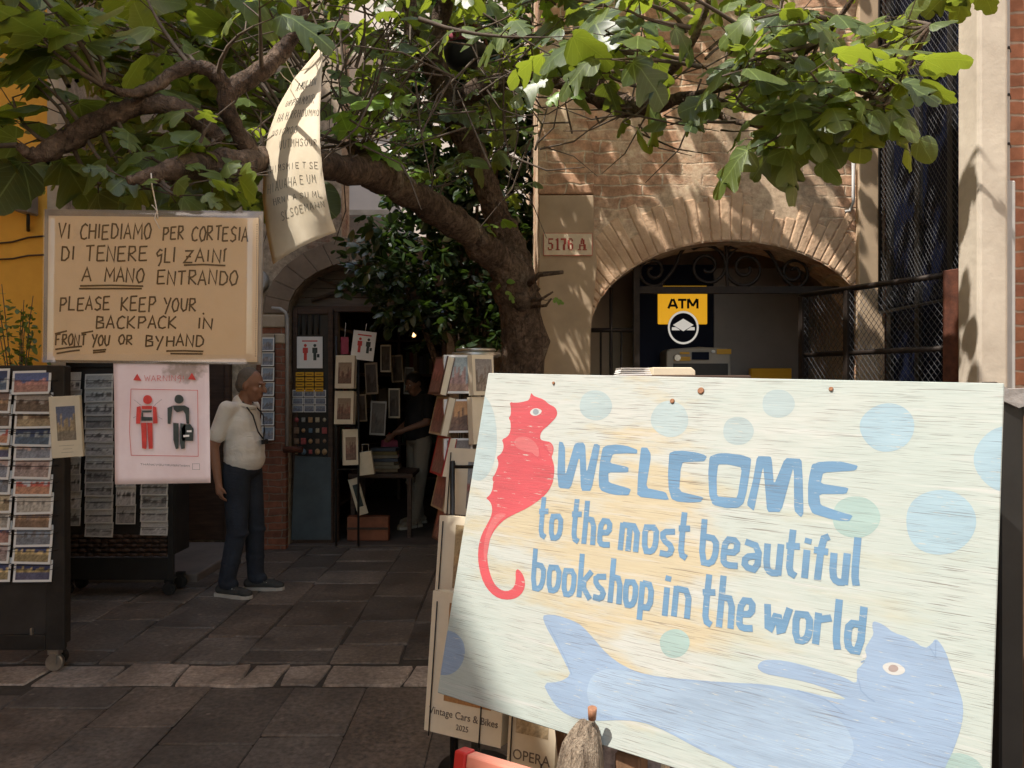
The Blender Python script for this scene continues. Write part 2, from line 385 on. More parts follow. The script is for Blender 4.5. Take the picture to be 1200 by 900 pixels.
LOW = {
 't': [[(.42, 1.6), (.34, .75), (.34, .14), (.85, .03)], [(.0, 1.02), (1, 1.06)]],
 'o': [[(.14, .88), (.86, .92), (.88, .3), (.66, .06), (.2, .06), (.14, .88), (.5, .9)]],
 'h': [[(.24, 1.62), (.18, .0)], [(.2, .95), (.82, .92), (.84, .0)]],
 'e': [[(.22, .48), (.84, .52), (.84, .92), (.22, .92), (.14, .2), (.34, .05), (.95, .08)]],
 'm': [[(.12, 1.0), (.08, 0)], [(.12, .93), (.88, .93), (.86, 0)], [(.5, .92), (.47, 0)]],
 's': [[(.92, .92), (.16, .86), (.2, .58), (.82, .36), (.66, .07), (.05, .1)]],
 'b': [[(.16, 1.5), (.14, .07), (.66, .05), (.88, .4), (.84, .9), (.16, .93)]],
 'a': [[(.1, .96), (.84, .86), (.82, .05), (.14, .12), (.16, .45), (.82, .55)]],
 'u': [[(.16, 1.0), (.16, .25), (.4, .05), (.82, .08)], [(.86, 1.05), (.82, 0)]],
 'i': [[(.5, .95), (.44, 0)], [(.52, 1.16), (.62, 1.34)]],
 'f': [[(.95, 1.52), (.5, 1.4), (.36, 0)], [(0, 1.0), (.95, 1.0)]],
 'l': [[(.42, 1.6), (.34, .35), (.6, .0)]],
 'k': [[(.16, 1.6), (.14, 0)], [(.95, 1.02), (.25, .5), (.95, 0)]],
 'p': [[(.18, .98), (.12, -.42)], [(.18, .93), (.86, .9), (.84, .08), (.18, .06)]],
 'n': [[(.14, 1.0), (.1, 0)], [(.14, .92), (.86, .9), (.84, 0)]],
 'w': [[(.06, 1), (.16, .06), (.5, .85), (.66, .04), (.96, 1)]],
 'r': [[(.2, 1.0), (.14, 0)], [(.2, .78), (1, .92)]],
 'd': [[(.9, 1.5), (.84, .06), (.28, .05), (.14, .4), (.2, .9), (.86, .92)]],
}
LW = {'t': .72, 'i': .45, 'l': .5, 'm': 1.25, 'w': 1.3, 'I': .35, "'": .3, '!': .4, 'M': 1.25, 'W': 1.3, 'f': .8, 'r': .85}
def ribbon(mb, pts, wd, y, endtaper=1.0):
    """flat brush stroke through 2D points (x,z) at local depth y"""
    pts = [V((p[0], p[1])) for p in pts]; L, Rr = [], []
    n = len(pts)
    for i in range(n):
        a = (pts[i] - pts[i - 1]).normalized() if i else None
        b = (pts[i + 1] - pts[i]).normalized() if i < n - 1 else None
        if a is None: a = b
        if b is None: b = a
        na, nb = V((-a.y, a.x)), V((-b.y, b.x)); m = na + nb
        if m.length < .3: m = na
        m.normalize(); k = wd / 2 / max(.45, m.dot(na))
        if i in (0, n - 1): k *= endtaper
        L.append(pts[i] + m * k); Rr.append(pts[i] - m * k)
    lv = [mb.bm.verts.new((p.x, y - .00003 * i, p.y)) for i, p in enumerate(L)]; rv = [mb.bm.verts.new((p.x, y - .00003 * i, p.y)) for i, p in enumerate(Rr)]
    for i in range(n - 1): mb.face([lv[i], rv[i], rv[i + 1], lv[i + 1]])
def word(mb, s, A, B, up, font, wd, y, to2d, rnd=None, gap=.18, jit=0.0, soft=False):
    """letters of s from pixel A to pixel B along the baseline, up = pixel vector of the letter height"""
    ws = [LW.get(c, 1.0) for c in s]; tot = sum(ws) + gap * (len(s) - 1); x = 0
    A, B, up = V(A), V(B), V(up); d = (B - A) / tot
    for c, wc in zip(s, ws):
        o = A + d * x; jx, jy = (rnd.uniform(-jit, jit), rnd.uniform(-jit, jit)) if rnd else (0, 0)
        k = 1 + (rnd.uniform(-jit, jit) if rnd else 0)
        for q, st in enumerate(font[c]):
            pts = [o + d * (wc * (p[0] + jx)) + up * (p[1] * k + jy) for p in st]
            if soft and len(pts) > 2: pts = smooth_loop(pts, 1, False)
            ribbon(mb, [to2d(p) for p in pts], wd, y - .00012 * q)
        x += wc + gap
def poly2d(mb, loops, y):
    """filled outline (first loop) with holes, in local xz"""
    flat = [p for l in loops for p in l]; vv = [mb.bm.verts.new((p[0], y, p[1])) for p in flat]
    for tri in tessellate_polygon([[V((p[0], p[1], 0)) for p in l] for l in loops]): mb.face([vv[i] for i in tri])
def smooth_loop(pts, it=2, closed=True, k=.25):
    pts = [V(p) for p in pts]
    for _ in range(it):
        q = []
        for i in range(len(pts) if closed else len(pts) - 1):
            a, b = pts[i], pts[(i + 1) % len(pts)]; q += [a.lerp(b, k), a.lerp(b, 1 - k)]
        if not closed: q = [pts[0]] + q + [pts[-1]]
        pts = q
    return pts
def picture(name, x0, x1, z0, z1, y, fn, parent, nx=20, nz=14):
    """a printed photograph: a grid of small coloured cells"""
    mb = MB(True); g = [[mb.bm.verts.new((x0 + (x1 - x0) * i / nx, y, z0 + (z1 - z0) * j / nz)) for j in range(nz + 1)] for i in range(nx + 1)]
    for i in range(nx):
        for j in range(nz):
            f = mb.bm.faces.new([g[i][j], g[i + 1][j], g[i + 1][j + 1], g[i][j + 1]])
            for l, (a, b) in zip(f.loops, ((i, j), (i + 1, j), (i + 1, j + 1), (i, j + 1))):
                l[mb.cl] = (*[max(0, min(1, c)) for c in fn(a / nx, b / nz)], 1)
    return mb.build(name, MAT['print'], parent, recalc=False)
def view_fn(sky_, mid, low, seed, horizon=.35, skyline=.7, grey=False):
    """a postcard view: sky, a row of buildings, water with reflections"""
    r = random.Random(seed); hs = [horizon + (skyline - horizon) * r.random() ** .7 for _ in range(12)]
    cs = [r.uniform(.55, 1.35) for _ in range(12)]; nz_ = {}
    def fn(u, v):
        k = min(11, int(u * 12)); key = (round(u * 40), round(v * 40))
        if key not in nz_: nz_[key] = r.uniform(.7, 1.3)
        q = nz_[key]
        if v > hs[k]: c = [s_ * (.75 + .45 * (1 - v)) for s_ in sky_]; q = 1 + (q - 1) * .25
        elif v > horizon: c = [m_ * cs[k] for m_ in mid]
        else: c = [l_ * (.7 + .5 * cs[k] * .6) for l_ in low]
        m_ = sum(c) / 3
        return [(m_ * .25 + a * .75) * q * .9 for a in c]
    return fn
# ================================================================== THE SETTING
rnd = random.Random(7)
mb = MB(); mb.poly([(-120, -120, -.014), (120, -120, -.014), (120, 140, -.014), (-120, 140, -.014)])
structure(mb.build('ground', MAT['joint']))
def slabs(mb, rects, gap, colfn, drop=.012, jit=.012, r=rnd):
    for (x0, x1, y0, y1) in rects:
        c = colfn(); cx = [(x0 + gap, y0 + gap), (x1 - gap, y0 + gap), (x1 - gap, y1 - gap), (x0 + gap, y1 - gap)]
        cx = [(a + r.uniform(-jit, jit), b + r.uniform(-jit, jit)) for a, b in cx]
        m = (sum(a for a, b in cx) / 4, sum(b for a, b in cx) / 4); t = [r.uniform(-.004, .004) for _ in cx]
        pts = []
        for i in range(4):
            a, b = cx[i], cx[(i + 1) % 4]
            for k in (0.02, .5, .98):
                pts.append((a[0] + (b[0] - a[0]) * k + (r.uniform(-.5, .5) * jit if k == .5 else 0), a[1] + (b[1] - a[1]) * k + (r.uniform(-.5, .5) * jit if k == .5 else 0)))
        top = [mb.bm.verts.new((m[0] + (p[0] - m[0]) * .975, m[1] + (p[1] - m[1]) * .975, t[i // 3])) for i, p in enumerate(pts)]
        low = [mb.bm.verts.new((p[0], p[1], -drop)) for p in pts]
        mb.face(top, c)
        for i in range(12): mb.face([top[i], low[i], low[(i + 1) % 12], top[(i + 1) % 12]], c, True)
def rows(x0, x1, y0, y1, wx, ly, along_y=True, r=rnd):
    out = []; x = x0
    while x < x1:
        wd = wx * r.uniform(.8, 1.25); y = y0 - r.uniform(0, ly)
        while y < y1:
            l = ly * r.uniform(.7, 1.4); a, b = max(y, y0), min(y + l, y1)
            if b - a > .12: out.append((x, min(x + wd, x1), a, b))
            y += l
        x += wd
    return out
def grey(lo=.6, hi=1.25, warm=.05):
    def f():
        k = rnd.uniform(lo, hi); q = rnd.uniform(-warm, warm); return (k * (1 + q), k, k * (1 - q))
    return f
mb = MB(True); slabs(mb, rows(-6, 3.2, 4.27, 12, .44, .52), .0055, grey(.62, 1.2)); structure(mb.build('alley_paving', MAT['paving']))
mb = MB(True); sw = rows(-9, 9, -10, 3.93, .42, .62)
slabs(mb, [(y0, y1, x0, x1) for (x0, x1, y0, y1) in rows(-10, 3.93, -9, 9, .62, .9)] if False else sw, .0018, grey(.8, 1.15), jit=.003, drop=.006)
structure(mb.build('square_paving', MAT['paving']))
mb = MB(True); x = -6.0; ks = []
while x < 3.2:
    l = rnd.uniform(.2, .5); ks.append((x, x + l, 3.95, 4.24)); x += l
slabs(mb, ks, .008, grey(2.1, 3.1, .05), jit=.02)
structure(mb.build('kerb_stones', MAT['paving']))

# ------------------------------------------------------------------ orange house on the left, throwing the shade
h = wthing('orange_house', (-4.4, 0, 0), 'tall ochre orange rendered house at the left edge with cables along its wall', 'house')
mb = MB(); mb.bb(-12, -4.4, -16, 5.29, -.02, 8.5); mb.bb(-12, -3.2, 5.3, 5.37, -.02, 8.5); mb.build('wall', MAT['orange'], h)
mb = MB(); mb.bb(-12.2, -4.25, -16.2, 5.299, 8.5, 8.73); mb.bb(-12.2, -3.1, 5.3, 5.62, 8.5, 8.73); mb.build('eaves', MAT['darkwood'], h)
mb = MB(); mb.bb(-3.199, -3.12, 5.285, 5.37, -.02, 8.48); mb.build('corner_stone', MAT['stone'], h)
c = wthing('wall_cables', (-3.38, 5, 2.5), 'two dark brown cables sagging along the orange wall', 'cables')
mb = MB()
for z0, dz in ((2.62, .06), (2.5, .05)):
    mb.tube([(-3.75 + .105 * i, 5.285, z0 - dz * sin(i * .9) - .022 * i) for i in range(7)], .006, 6)
mb.build('cable', MAT['darkwood'], c)
l = wthing('wall_floodlight', (-3.38, 5.1, 2.7), 'small grey floodlight bracketed to the orange wall above the cables', 'lamp')
mb = MB(); mb.box((P(12, 0, 5.24).x, 5.24, P(0, 222, 5.24).z), (.22, .10, .24)); mb.build('junction_box', MAT['pvc'], l, .008)
mb = MB(); mb.box((P(33, 0, 5.2).x, 5.2, P(0, 236, 5.2).z), (.10, .12, .17), M.Rotation(.15, 3, 'Y'), taper=.7); mb.build('lamp_head', MAT['greymetal'], l, .01)
mb = MB(); mb.tube([P(33, 270, 5.29), P(33, 262, 5.22), P(33, 246, 5.2)], .012, 6); mb.build('bracket', MAT['black_metal'], l)

# ------------------------------------------------------------------ the bookshop house at the end of the alley
bs = wthing('bookshop_house', (-2.6, 7.3, 0), 'old plastered bookshop house with a low arched doorway at the end of the alley', 'house')
def arch_pts(x0, x1, zs, ztop, n=18):
    c, a = (x0 + x1) / 2, (x1 - x0) / 2
    return [(c - a * cos(pi * k / n), zs + (ztop - zs) * sin(pi * k / n)) for k in range(n + 1)]
def wall_arch(mb, X0, X1, ztop_l, ztop_r, ax0, ax1, zs, zt, y0, th, split=None):
    out = [(X0, -.02), (X0, ztop_l)]
    if split is not None: out += [(split, ztop_l), (split, ztop_r)]
    out += [(X1, ztop_r), (X1, -.02), (ax1, -.02)] + arch_pts(ax0, ax1, zs, zt)[::-1] + [(ax0, -.02)]
    mb.prism([(x, y0, z) for x, z in out], (0, th, 0))
mb = MB(); wall_arch(mb, -5.5, .17, 6.2, 2.95, -2.12, -.62, 2.22, 2.72, 7.3, .35, -1.62); mb.build('wall', MAT['shopwall'], bs)
mb = MB(); mb.bb(-7, -4.05, 5.56, 12.5, -.02, 8.6); mb.build('side_wall', MAT['shopwall'], bs)
mb = MB(); mb.bb(-2.40, -2.122, 7.20, 7.297, -.01, 1.93); mb.build('brick_pillar', MAT['brick'], bs, .006)
mb = MB()
for z0, z1 in ((1.93, 2.02), (2.08, 2.20)): mb.bb(-2.43, -2.125, 7.19, 7.296, z0, z1)
mb.build('capital', MAT['stone'], bs, .012, 2)
mb = MB(); mb.bb(-2.40, -2.13, 7.21, 7.297, 2.02, 2.08); mb.build('brick_course', MAT['brick'], bs)
mb = MB()
ap = arch_pts(-2.12, -.62, 2.22, 2.72, 14); ao = arch_pts(-2.36, -.38, 2.22, 2.95, 14)
for i in range(14):
    q = [ap[i], ap[i + 1], ao[i + 1], ao[i]]; cx_ = sum(p[0] for p in q) / 4; cz_ = sum(p[1] for p in q) / 4
    mb.prism([(cx_ + (p[0] - cx_) * .98, 7.265, cz_ + (p[1] - cz_) * .98) for p in q], (0, .033, 0))
mb.build('arch_stones', mat('dull brown arch plaster', (.24, .175, .125), .9, .35, 5, .5), bs, .004)
mb = MB()
for i in range(5): mb.bb(-2.12, -.60, 7.5, 7.52, 2.31 + .088 * i, 2.392 + .088 * i)
mb.build('fanlight_boards', mat('grey weathered boards', (.17, .135, .11), .85, .4, 3, .4, 0, .3, (1, 1, 14)), bs)
mb = MB(); mb.tube([(-1.95, 7.47, 2.36), (-1.55, 7.46, 2.5), (-1.2, 7.46, 2.66)], .018, 6); mb.tube([(-2.0, 7.46, 2.62), (-1.5, 7.45, 2.45), (-.8, 7.46, 2.4)], .014, 6)
mb.build('fanlight_cables', MAT['twig'], bs)
mb = MB(); mb.bb(-2.12, -.60, 7.42, 7.5, 2.245, 2.305); mb.bb(-2.12, -2.07, 7.42, 7.5, 0, 2.245); mb.bb(-1.74, -1.68, 7.42, 7.5, 0, 2.245); mb.bb(-.68, -.60, 7.42, 7.5, 0, 2.245)
mb.build('door_frame', MAT['darkwood'], bs, .006)
# interior room
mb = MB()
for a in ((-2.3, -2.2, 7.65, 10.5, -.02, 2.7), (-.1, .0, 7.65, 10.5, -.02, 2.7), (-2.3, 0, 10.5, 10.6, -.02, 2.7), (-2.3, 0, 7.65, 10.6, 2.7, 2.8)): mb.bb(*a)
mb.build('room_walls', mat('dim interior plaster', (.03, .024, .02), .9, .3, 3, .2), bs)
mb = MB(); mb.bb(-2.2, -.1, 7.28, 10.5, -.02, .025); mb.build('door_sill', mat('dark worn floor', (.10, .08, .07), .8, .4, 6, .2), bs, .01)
# small metal drainpipe by the pillar
pp = wthing('thin_pipe', (-2.11, 7.2, 0), 'thin pale metal pipe bent over beside the brick pillar', 'pipe')
mb = MB(); mb.tube([(-2.105, 7.19, .95), (-2.105, 7.19, 2.15), (-2.12, 7.19, 2.22), (-2.17, 7.19, 2.255), (-2.25, 7.19, 2.26)], .017, 8); mb.build('tube', MAT['pvc'], pp)
mb = MB(); mb.tube([(-2.125, 7.15, .94), (-1.95, 7.14, .94)], .03, 8); mb.build('bolt', MAT['rust'], pp)
wl = wthing('bulkhead_lamp', (-2.38, 7.2, 2.4), 'round grey lamp fitted above the brick pillar', 'lamp')
mb = MB(); mb.tube([(-2.42, 7.29, 2.52), (-2.42, 7.2, 2.52)], [.12, .11], 18); mb.build('housing', MAT['pvc'], wl)
mb = MB(); mb.ell((-2.42, 7.19, 2.52), (.06, .05, .06)); mb.build('lens', MAT['steel'], wl)
# tall back door behind the man, with a plinth
dd = wthing('side_door', (-3.0, 7.25, 0), 'tall dark wooden double door behind the man in the white polo', 'door')
mb = MB(); mb.bb(-3.62, -2.66, 7.24, 7.296, .08, 2.4); mb.build('panel', MAT['darkwood'], dd)
mb = MB()
for x in (-3.64, -3.16, -2.70): mb.bb(x, x + .05, 7.2, 7.238, .08, 2.42)
mb.bb(-3.64, -2.65, 7.2, 7.237, 2.42, 2.5); mb.build('frame', MAT['darkwood'], dd, .006)
mb = MB(); mb.bb(-4.05, -2.46, 6.0, 7.2, -.01, .07); s_ = mb.build('stone_step', mat('grey step stone', (.20, .17, .15), .8, .3, 3, .4), None, .015, 2)
structure(s_)
# house glimpsed far behind the tree
ph = wthing('pale_house', (0, 12.6, 0), 'sunlit pale pink house seen through the tree beyond the bookshop roofline', 'house')
mb = MB(); mb.bb(-7, 4, 12.6, 16, -.02, 8.2); mb.build('wall', MAT['palefacade'], ph)
for i, x in enumerate((-4.6, -2.8, -1.0, .8)):
    for z in (3.0, 5.6):
        mb = MB(); mb.bb(x, x + .8, 12.56, 12.598, z, z + 1.4); wn = mb.build('window', MAT['stone'], ph)
        mb = MB(); mb.bb(x + .09, x + .71, 12.54, 12.558, z + .09, z + 1.31); mb.build('shutter', mat('brown shutter', (.22, .15, .1), .6), wn)

# ------------------------------------------------------------------ brick house on the right with the cash machine arch
YW = 4.7
rh = wthing('brick_house', (1.2, YW, 0), 'brick house with crumbling plaster and a wide low arch over the cash machine', 'house')
AX0, AX1, AZS, AZT = .48, 2.20, 1.86, 2.425
mb = MB(); wall_arch(mb, .168, 2.26, 6.4, 6.4, AX0, AX1, AZS, AZT, YW, .32); mb.build('wall', MAT['brickwall'], rh)
mb = MB(); mb.bb(.168, .42, YW + .322, 9.5, -.02, 6.4); mb.build('side_wall', MAT['brickwall'], rh)
# pilaster of smooth plaster left of the arch
mb = MB(); mb.prism([(.162, YW - .03, -.01), (.162, YW - .03, 2.70), (.50, YW - .03, 2.70), (.50, YW - .03, 2.42), (.52, YW - .03, 2.28), (.478, YW - .03, 1.86), (.478, YW - .03, -.01)], (0, .028, 0))
mb.build('plaster_pier', MAT['greyplaster'], rh, .008, 2)
mb = MB(); mb.prism([(.158, YW - .034, 2.705), (.158, YW - .034, 3.25), (.44, YW - .034, 3.22), (.50, YW - .034, 2.95), (.50, YW - .034, 2.705)], (0, .032, 0))
mb.build('stone_block', MAT['brickwall'], rh, .01, 2)
# voussoirs
mb = MB(); n = 46; ri = random.Random(3)
ip = arch_pts(AX0, AX1, AZS, AZT, n)
cxm = (AX0 + AX1) / 2
for i in range(n):
    if i < 3 or i > n - 4: continue
    L = ri.choice((.17, .24, .28, .30, .33)) + ri.uniform(-.03, .03)
    def outp(p):
        d = V((p[0] - cxm, (p[1] - (AZS - .55)))).normalized(); return (p[0] + d.x * L, p[1] + d.y * L)
    a, b = ip[i], ip[i + 1]; q = [a, b, outp(b), outp(a)]; cx_ = sum(p[0] for p in q) / 4; cz_ = sum(p[1] for p in q) / 4
    o_ = ri.uniform(-.006, .006)
    mb.prism([(cx_ + (p[0] - cx_) * ri.uniform(.9, .985), YW - .007 + o_ * .6, cz_ + (p[1] - cz_) * .985) for p in q], (0, .03, 0))
mb.build('arch_bricks', mat('sun bleached brick', (.57, .40, .265), .9, .4, 7, .8, 0, .2, (1, 1, 1), (.42, .265, .165), .014), rh, .009, 2)
# recess behind the arch
mb = MB()
for a in ((.3, .42, YW + .33, 6.1, -.02, 2.7), (2.3, 2.4, YW + .33, 6.1, -.02, 2.7), (.3, 2.4, 6.1, 6.2, -.02, 2.7), (.3, 2.4, YW + .33, 6.2, 2.7, 2.8)): mb.bb(*a)
mb.build('recess_walls', mat('recess plaster', (.55, .43, .32), .9, .25, 2, .2), rh)
# grey plaster pier right of the arch, side wall coming towards us with the shop window
mb = MB(); mb.bb(2.10, 2.262, YW - .05, YW - .002, -.01, 6.3); mb.build('right_pier', MAT['greyplaster'], rh, .008)
mb = MB(); mb.bb(2.30, 2.6, 3.58, YW + .3, -.02, 6.4); mb.build('return_wall', MAT['brickright'], rh)
mb = MB(); mb.bb(2.266, 2.298, 3.60, 4.62, .25, 4.2); wn = mb.build('shop_window', MAT['navy'], rh)
mb = MB()
for y in (3.62, 3.94, 4.26, 4.58): mb.bb(2.245, 2.265, y - .025, y + .025, .25, 4.2)
mb.bb(2.245, 2.265, 3.6, 4.6, 3.2, 3.26); mb.build('window_frame', MAT['black_metal'], wn)
# front wall at the right edge: stone jamb and red brick
mb = MB(); mb.bb(2.066, 2.20, 3.40, 3.565, -.02, 6.4); mb.build('door_jamb', mat('pale grey stone', (.54, .47, .38), .85, .35, 3.2, .5, col2=(.40, .335, .265), bd=.01), rh, .015, 2)
mb = MB(); mb.bb(2.202, 9, 3.49, 3.575, -.02, 6.4); mb.build('front_wall', MAT['brickright'], rh)
cp = wthing('conduit_pipe', (2.22, 3.45, 0), 'grey electric conduit running down the stone jamb at the right edge', 'pipe')
mb = MB(); mb.tube([(2.222, 3.455, 1.0), (2.222, 3.455, 5.2)], .016, 10); mb.build('tube', MAT['pvc'], cp)
mb = MB(); mb.bb(2.203, 2.252, 3.43, 3.487, .3, 2.46); mb.build('trunking', MAT['pvc'], cp, .006)
mb = MB()
for z in (2.62, 2.84, 3.05, 3.3): mb.tube([(2.196, 3.46, z), (2.222, 3.434, z + .006), (2.25, 3.47, z)], .006, 6)
mb.build('clamp', MAT['black_metal'], cp)

# number plate of the house
np_ = empty('house_number_plate', tuple(P(665.5, 286.5, YW - .036)))
tag(np_, 'cream house number plate reading 5176 A in red stencil figures beside the arch', 'number plate')
mb = MB(); mb.bb(-.148, .148, -.006, .004, -.068, .068); mb.build('plate', mat('cream painted plate', (.72, .58, .41), .8, .2, 16, .2), np_, .003)
mb = MB(); 
for a in ((-.148, .148, .066, .068), (-.148, .148, -.068, -.066), (-.148, -.146, -.066, .066), (.146, .148, -.066, .066)): mb.bb(a[0], a[1], -.0075, -.0062, a[2], a[3])
mb.build('border', MAT['redink'], np_)
stencil = mat('faded red stencil paint', (.40, .07, .05), .8, .4, 50)
def blk(*a):
    mb.bb(a[0], a[1], -.0082, -.0064, a[2], a[3])
def num(x, segs, wd=.034):
    global mb
    mb = MB()
    for (u0, u1, v0, v1) in segs: blk(x + u0 * wd, x + u1 * wd, -.036 + v0 * .072, -.036 + v1 * .072)
    mb.build('figure', stencil, np_)
num(-.122, [(.1, .95, .88, 1), (.1, .25, .55, .88), (.1, .75, .52, .64), (.62, .98, .12, .52), (.1, .7, 0, .1), (0, .2, .1, .25)])
num(-.078, [(.3, .7, 0, 1), (.1, .3, .82, .92), (.1, .9, 0, .08)], .030)
num(-.044, [(0, 1, .85, 1), (.55, .95, .5, .85), (.4, .78, 0, .5)])
num(-.002, [(.0, .35, .1, .85), (.2, .8, .9, 1), (.7, .95, .75, .9), (.4, .8, .52, .62), (.68, 1, .1, .52), (.2, .8, 0, .08)])
num(.062, [(.4, .62, .82, 1), (.3, .48, .5, .82), (.12, .3, .1, .5), (.54, .8, .5, .9), (.66, .96, .1, .5), (.3, .7, .33, .42), (-.05, .38, 0, .08), (.55, 1.1, 0, .08)], .048)

# unseen house added beside and behind the camera to bounce sunlight into the shade
rp = wthing('sun_bounce_house', (5.5, -5, 0), 'unseen cream rendered house with brown shutters, added to bounce sunlight into the shade', 'house')
mb = MB(); mb.bb(5.2, 9, -16, 3.49, -.02, 9); mb.build('wall', mat('cream render', (.74, .62, .46), .9, .12, 1.2, .2), rp)
for y in (-11, -8, -5, -2, 1):
    for z in (1.2, 4.2, 6.8):
        mb = MB(); mb.bb(5.16, 5.198, y - .5, y + .5, z, z + 1.5); mb.build('window', MAT['darkwood'], rp)

# cash machine
atm = wthing('cash_machine', (1.2, 5.5, 0), 'grey cash machine under a navy panel with a yellow ATM sign', 'cash machine')
def pr(x0, x1, y0, y1, Y):
    a, b = P(x0, y1, Y), P(x1, y0, Y); return a.x, b.x, a.z, b.z
x0, x1, z0, z1 = pr(746, 836, 338, 640, 5.6); mb = MB(); mb.bb(x0, x1, 5.6, 5.75, 0, 2.42); mb.build('navy_panel', MAT['navy'], atm)
x0, x1, z0, z1 = pr(771, 829, 335, 380, 5.585); mb = MB(); mb.bb(x0, x1, 5.585, 5.599, z0, z1); ys = mb.build('sign_panel', MAT['yellowlit'], atm, .006)
mb = MB(); q_ = P(783.5, 361.5, 5.58)
BOLD = {'A': [[(-.02, 0), (.44, 1)], [(.56, 1), (1.02, 0)], [(.2, .3), (.8, .3)]], 'T': [[(.5, 0), (.5, 1)], [(0, .9), (1, .9)]], 'M': [[(.06, 0), (.06, 1)], [(.94, 0), (.94, 1)], [(.1, 1), (.5, .25)], [(.5, .25), (.9, 1)]]}
word(mb, 'ATM', (0, 0), (.215, 0), (0, .07), BOLD, .0165, 5.5825, lambda p: (q_.x + p.x, q_.z + p.y), None, .12); mb.build('lettering', MAT['navy'], ys)
lc = P(800.5, 384, 5.58)
def disc(mb, c, r, y, n=40, r0=0, sq=1.0):
    if r0:
        a = [(c.x + r * cos(2 * pi * k / n), y, c.z + r * sq * sin(2 * pi * k / n)) for k in range(n)]; b = [(c.x + r0 * cos(2 * pi * k / n), y, c.z + r0 * sq * sin(2 * pi * k / n)) for k in range(n)]
        av = [mb.bm.verts.new(p) for p in a]; bv = [mb.bm.verts.new(p) for p in b]
        for k in range(n): mb.face([av[k], av[(k + 1) % n], bv[(k + 1) % n], bv[k]])
    else: mb.prism([(c.x + r * cos(2 * pi * k / n), y, c.z + r * sq * sin(2 * pi * k / n)) for k in range(n)], (0, .006, 0))
mb = MB(); disc(mb, lc, .112, 5.575, sq=1.08); lg = mb.build('logo_disc', MAT['navy'], atm)
mb = MB(); disc(mb, lc, .112, 5.573, r0=.098, sq=1.08); mb.build('ring', MAT['whitelit'], lg)
mb = MB(); u = .074
def lp(p): return (lc.x + p[0] * u, 5.573, lc.z + p[1] * u + .012)
mb.poly([lp(p) for p in ((0, .72), (1.02, .1), (0, -.52), (-1.02, .1))])
mb.poly([lp(p) for p in ((-1.12, -.12), (-.72, -.12), (-.3, -.42), (-1.12, -.42))]); mb.poly([lp(p) for p in ((1.12, -.12), (.72, -.12), (.3, -.42), (1.12, -.42))])
mb.build('emblem', MAT['whitelit'], lg)
x0, x1, z0, z1 = pr(836, 936, 345, 640, 5.62); mb = MB(); mb.bb(x0 + .002, x1, 5.62, 5.78, 0, 2.4); mb.build('grey_panel', MAT['greymetal'], atm, .004)
x0, x1, z0, z1 = pr(728, 757, 345, 380, 5.7); mb = MB(); mb.bb(.50, .51, 5.2, 5.6, 0.3, 2.3); mb.build('side_panel', MAT['navy'], atm)  # panel added to carry the yellow reflection
mb = MB(); mb.bb(.511, .52, 5.3, 5.52, z0, z1); mb.build('sign_reflection', MAT['yellow'], atm)  # reflection of the yellow sign, modelled as a coloured slab
# console with rounded shoulders
def cpt(px, py): return P(px, py, 5.36)
prof = [cpt(*p) for p in ((779, 470), (781, 412), (785, 409), (820, 406.5), (852, 408), (856, 411), (862, 470))]
for i in (0, 6): prof[i].z = .55
mb = MB(); mb.prism(prof, (0, .3, 0)); cs = mb.build('console', mat('grey plastic housing', (.38, .34, .29), .5, .1, 8, .05), atm, .012, 2)
x0, x1, z0, z1 = pr(789, 853, 426, 470, 5.355); mb = MB(); mb.bb(x0, x1, 5.352, 5.359, .7, z1); mb.build('recessed_face', MAT['black_metal'], cs)
x0, x1, z0, z1 = pr(811, 831, 412.5, 421.5, 5.35); mb = MB(); mb.bb(x0, x1, 5.35, 5.359, z0, z1); mb.build('screen', MAT['navy'], cs)
for q in ((790, 809, 418, 423), (840, 857, 409, 415), (797, 808, 412.5, 415)):
    x0, x1, z0, z1 = pr(*q, 5.352); mb = MB(); mb.bb(x0, x1, 5.352, 5.3595, z0, z1); mb.build('yellow_label', MAT['yellow'], cs)
mb = MB(); mb.tube([cpt(793, 419.5) + V((0, -.03, 0)), cpt(793, 419.5)], .022, 14); mb.build('knob', MAT['steel'], cs)
mb = MB(); mb.tube([cpt(835.5, 412) + V((0, -.012, 0)), cpt(835.5, 412)], .012, 12); mb.build('round_badge', MAT['white'], cs)
x0, x1, z0, z1 = pr(880, 928, 431.5, 455, 5.4); mb = MB(); mb.bb(x0, x1, 5.4, 5.46, z0, z1); mb.build('yellow_box', MAT['yellow'], atm, .005)
mb = MB(); mb.bb(x0 - .03, x1 + .03, 5.38, 5.6, 0, z0 - .002); mb.build('pedestal', MAT['greymetal'], atm)

# iron gate with scrolls in the arch
ig = wthing('iron_gate', (1.2, 4.86, 0), 'rusty wrought iron gate with scrollwork in the arch in front of the cash machine', 'gate')
YG = 4.86
def gp(px, py): return P(px, py, YG)
mb = MB(); a, b = gp(742, 340), gp(1010, 340); mb.bb(a.x, b.x, YG - .02, YG + .02, a.z - .022, a.z + .022); 
mb.bb(gp(742, 0).x, gp(749, 0).x, YG - .021, YG + .021, .0, gp(0, 312).z); mb.build('frame', MAT['iron'], ig)
mb = MB()
mb.tube([(gp(716, 0).x, YG, 0), (gp(716, 0).x, YG, gp(0, 337).z)], .011, 6); a, b = gp(693, 387), gp(742, 387); mb.tube([a, b], .014, 6)
for px in (704, 728): mb.tube([(gp(px, 0).x, YG, 0), (gp(px, 0).x, YG, gp(0, 387).z)], .007, 6)
mb.build('bars', MAT['iron'], ig)
